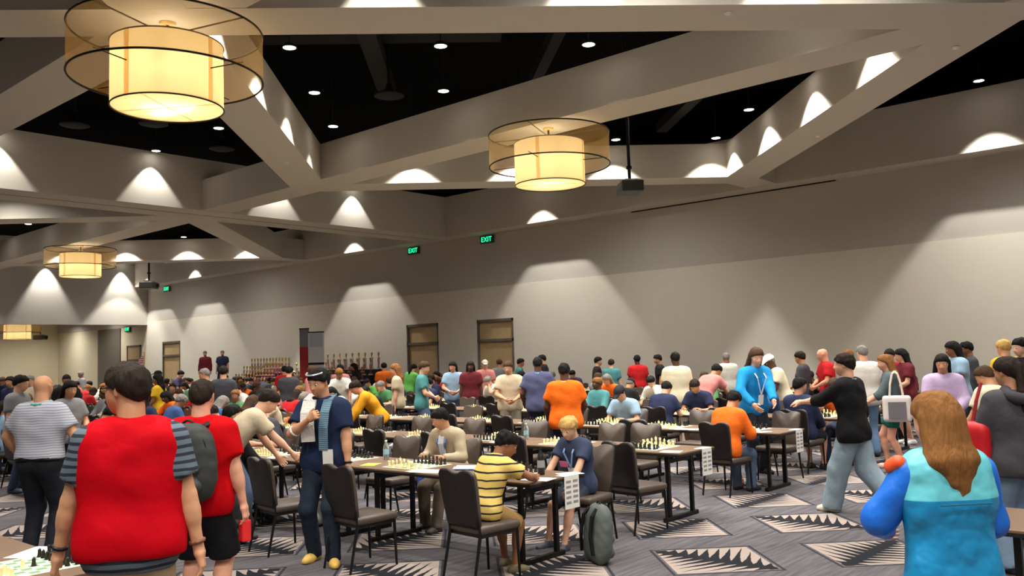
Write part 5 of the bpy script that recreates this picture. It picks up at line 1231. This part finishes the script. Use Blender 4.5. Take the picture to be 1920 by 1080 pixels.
# ------------------------------------------------------------------ trophies, stage and banners by the right wall
M_GOLD = mat('trophy_gold', (206, 170, 96), .3, metal=.8); M_TRED = mat('trophy_column_red', (150, 60, 60), .35); M_TWHT = mat('trophy_marble', (200, 190, 186), .4)
M_SKIRT = mat('black_table_skirt', (20, 19, 22), .9)
st = empty('stage_platform', (21.2, 39.4, 0)); tag(st, 'low dark stage platform at the far end of the right wall', 'stage')
MB().box(-1.7, 1.9, -2.4, 2.4, .54, .62).obj('deck', mat('stage_deck', (58, 52, 50), .7), st); MB().box(-1.65, 1.85, -2.35, 2.35, 0, .54).obj('skirt', M_SKIRT, st)
def riser(y0, y1, x0, n, zb, dz, label):
    r = empty('trophy_riser', (x0, (y0 + y1) / 2, 0)); tag(r, label, 'display stand', 'black trophy risers'); h = (y1 - y0) / 2
    for i in range(n): MB().box(i * .42, i * .42 + .42, -h, h, 0, zb + i * dz).obj('step', M_SKIRT, r)
riser(27.2, 32.6, 21.3, 4, .80, .22, 'black stepped trophy stand nearest along the right wall')
riser(33.4, 36.8, 21.3, 4, .72, .22, 'black stepped trophy stand farther along the right wall')
def trophy_me(h, two):
    mb = MB(); mb.box(-.06, .06, -.06, .06, 0, .05, 1)
    if two:
        for y in (-.035, .035): mb.tube((0, y, .05), (0, y, h * .62), .016, .016, 6, 2)
        mb.box(-.05, .05, -.055, .055, h * .62, h * .66, 1)
    else: mb.tube((0, 0, .05), (0, 0, h * .66), .022, .022, 8, 2)
    mb.lathe([(.03, h * .66), (.012, h * .72), (.035, h * .84), (.045, h * .92), (.03, h * .97), (.008, h)], 8, 0)
    return mb.mesh('trophy', [M_GOLD, M_TWHT, M_TRED])
TM = [trophy_me(.34, False), trophy_me(.46, False), trophy_me(.58, True), trophy_me(.70, True)]
for blk, (y0, y1, zb) in enumerate(((27.2, 32.6, .80), (33.4, 36.8, .72))):
    for i in range(4):
        n = 13
        for q in range(n):
            y = y0 + .2 + (y1 - y0 - .4) * q / (n - 1); size = min(3, max(0, int((i + (n - 1 - q) / (n - 1) * 1.8))))
            o = link('trophy', TM[size], None, (21.3 + i * .42 + .21, y, zb + i * .22), 0)
            tag(o, '%s gold-topped trophy, %s step of %s stand, %s from near end' % (['small', 'medium', 'tall', 'very tall'][size], ['front', 'second', 'third', 'top'][i], ['nearer', 'farther'][blk], ORD[q]), 'trophy', 'trophies on the stepped stands')
def banner(px, d, w, z0, z1, cols, label):
    x, y = spot(px, d); b = empty('banner_stand', (x, y, 0), -(TOWARD) + PI); tag(b, label, 'banner')
    MB().bbox(-w / 2 - .04, w / 2 + .04, -.12, .12, 0, .08, .02).obj('base', M_DUCT, b); MB().tube((0, .04, .08), (0, .04, z1), .015).obj('pole', M_DUCT, b)
    MB().box(-w / 2, w / 2, -.004, .004, z0, z1).obj('printed_panel', cols[0], b)
    for a, c, m, ww in cols[1:]: MB().box(-w / 2 * ww, w / 2 * ww, -.007, .0075, z0 + (z1 - z0) * a, z0 + (z1 - z0) * c).obj('printed_band', m, b)
    MB().box(-w / 2 - .01, w / 2 + .01, -.012, .012, z1 - .02, z1 + .02).obj('top_rail', M_DUCT, b)
banner(590, 32.2, .58, .2, 2.92, [mat('banner_white', (206, 208, 214), .6), (.80, .98, mat('banner_grey', (176, 184, 200), .6), .8), (.56, .59, M_LEG, 1), (.2, .5, mat('banner_pale', (214, 212, 212), .6), .8)], 'tall white and grey printed banner stand before the right wall')
banner(568, 33.4, .36, .2, 3.1, [mat('banner_red', (170, 36, 48), .6), (.76, 1., mat('banner_blue_grey', (126, 124, 140), .6), 1), (.985, 1., M_GOLD, 1)], 'narrow red and grey banner stand left of the white banner')
x, y = 22.4, 46.6
fl = empty('flag', (x, y, 0)); tag(fl, 'striped flag hanging on a pole at the far right corner', 'flag')
MB().tube((0, 0, .0), (0, 0, 2.6), .018).obj('pole', M_GOLD, fl); MB().lathe([(.16, 0), (.16, .02), (.03, .05)], 16).obj('base', M_GOLD, fl); MB().lathe([(.001, 2.7), (.03, 2.64), (.02, 2.6)], 10).obj('finial', M_GOLD, fl)
fv = []; ff = []
for i in range(9):
    for j in range(14): a = i / 8; fv.append((-.03 - .26 * a + .0, .05 * math.sin(a * 9 + j * .1) , 2.5 - 1.25 * j / 13 - .25 * a))
for i in range(8):
    for j in range(13): ff.append((i * 14 + j, i * 14 + j + 1, (i + 1) * 14 + j + 1, (i + 1) * 14 + j))
link('cloth', mesh('cloth', fv, ff, striped('flag_stripes', (190, 60, 70), (224, 214, 214), 9, .5, axis=2), True), fl)
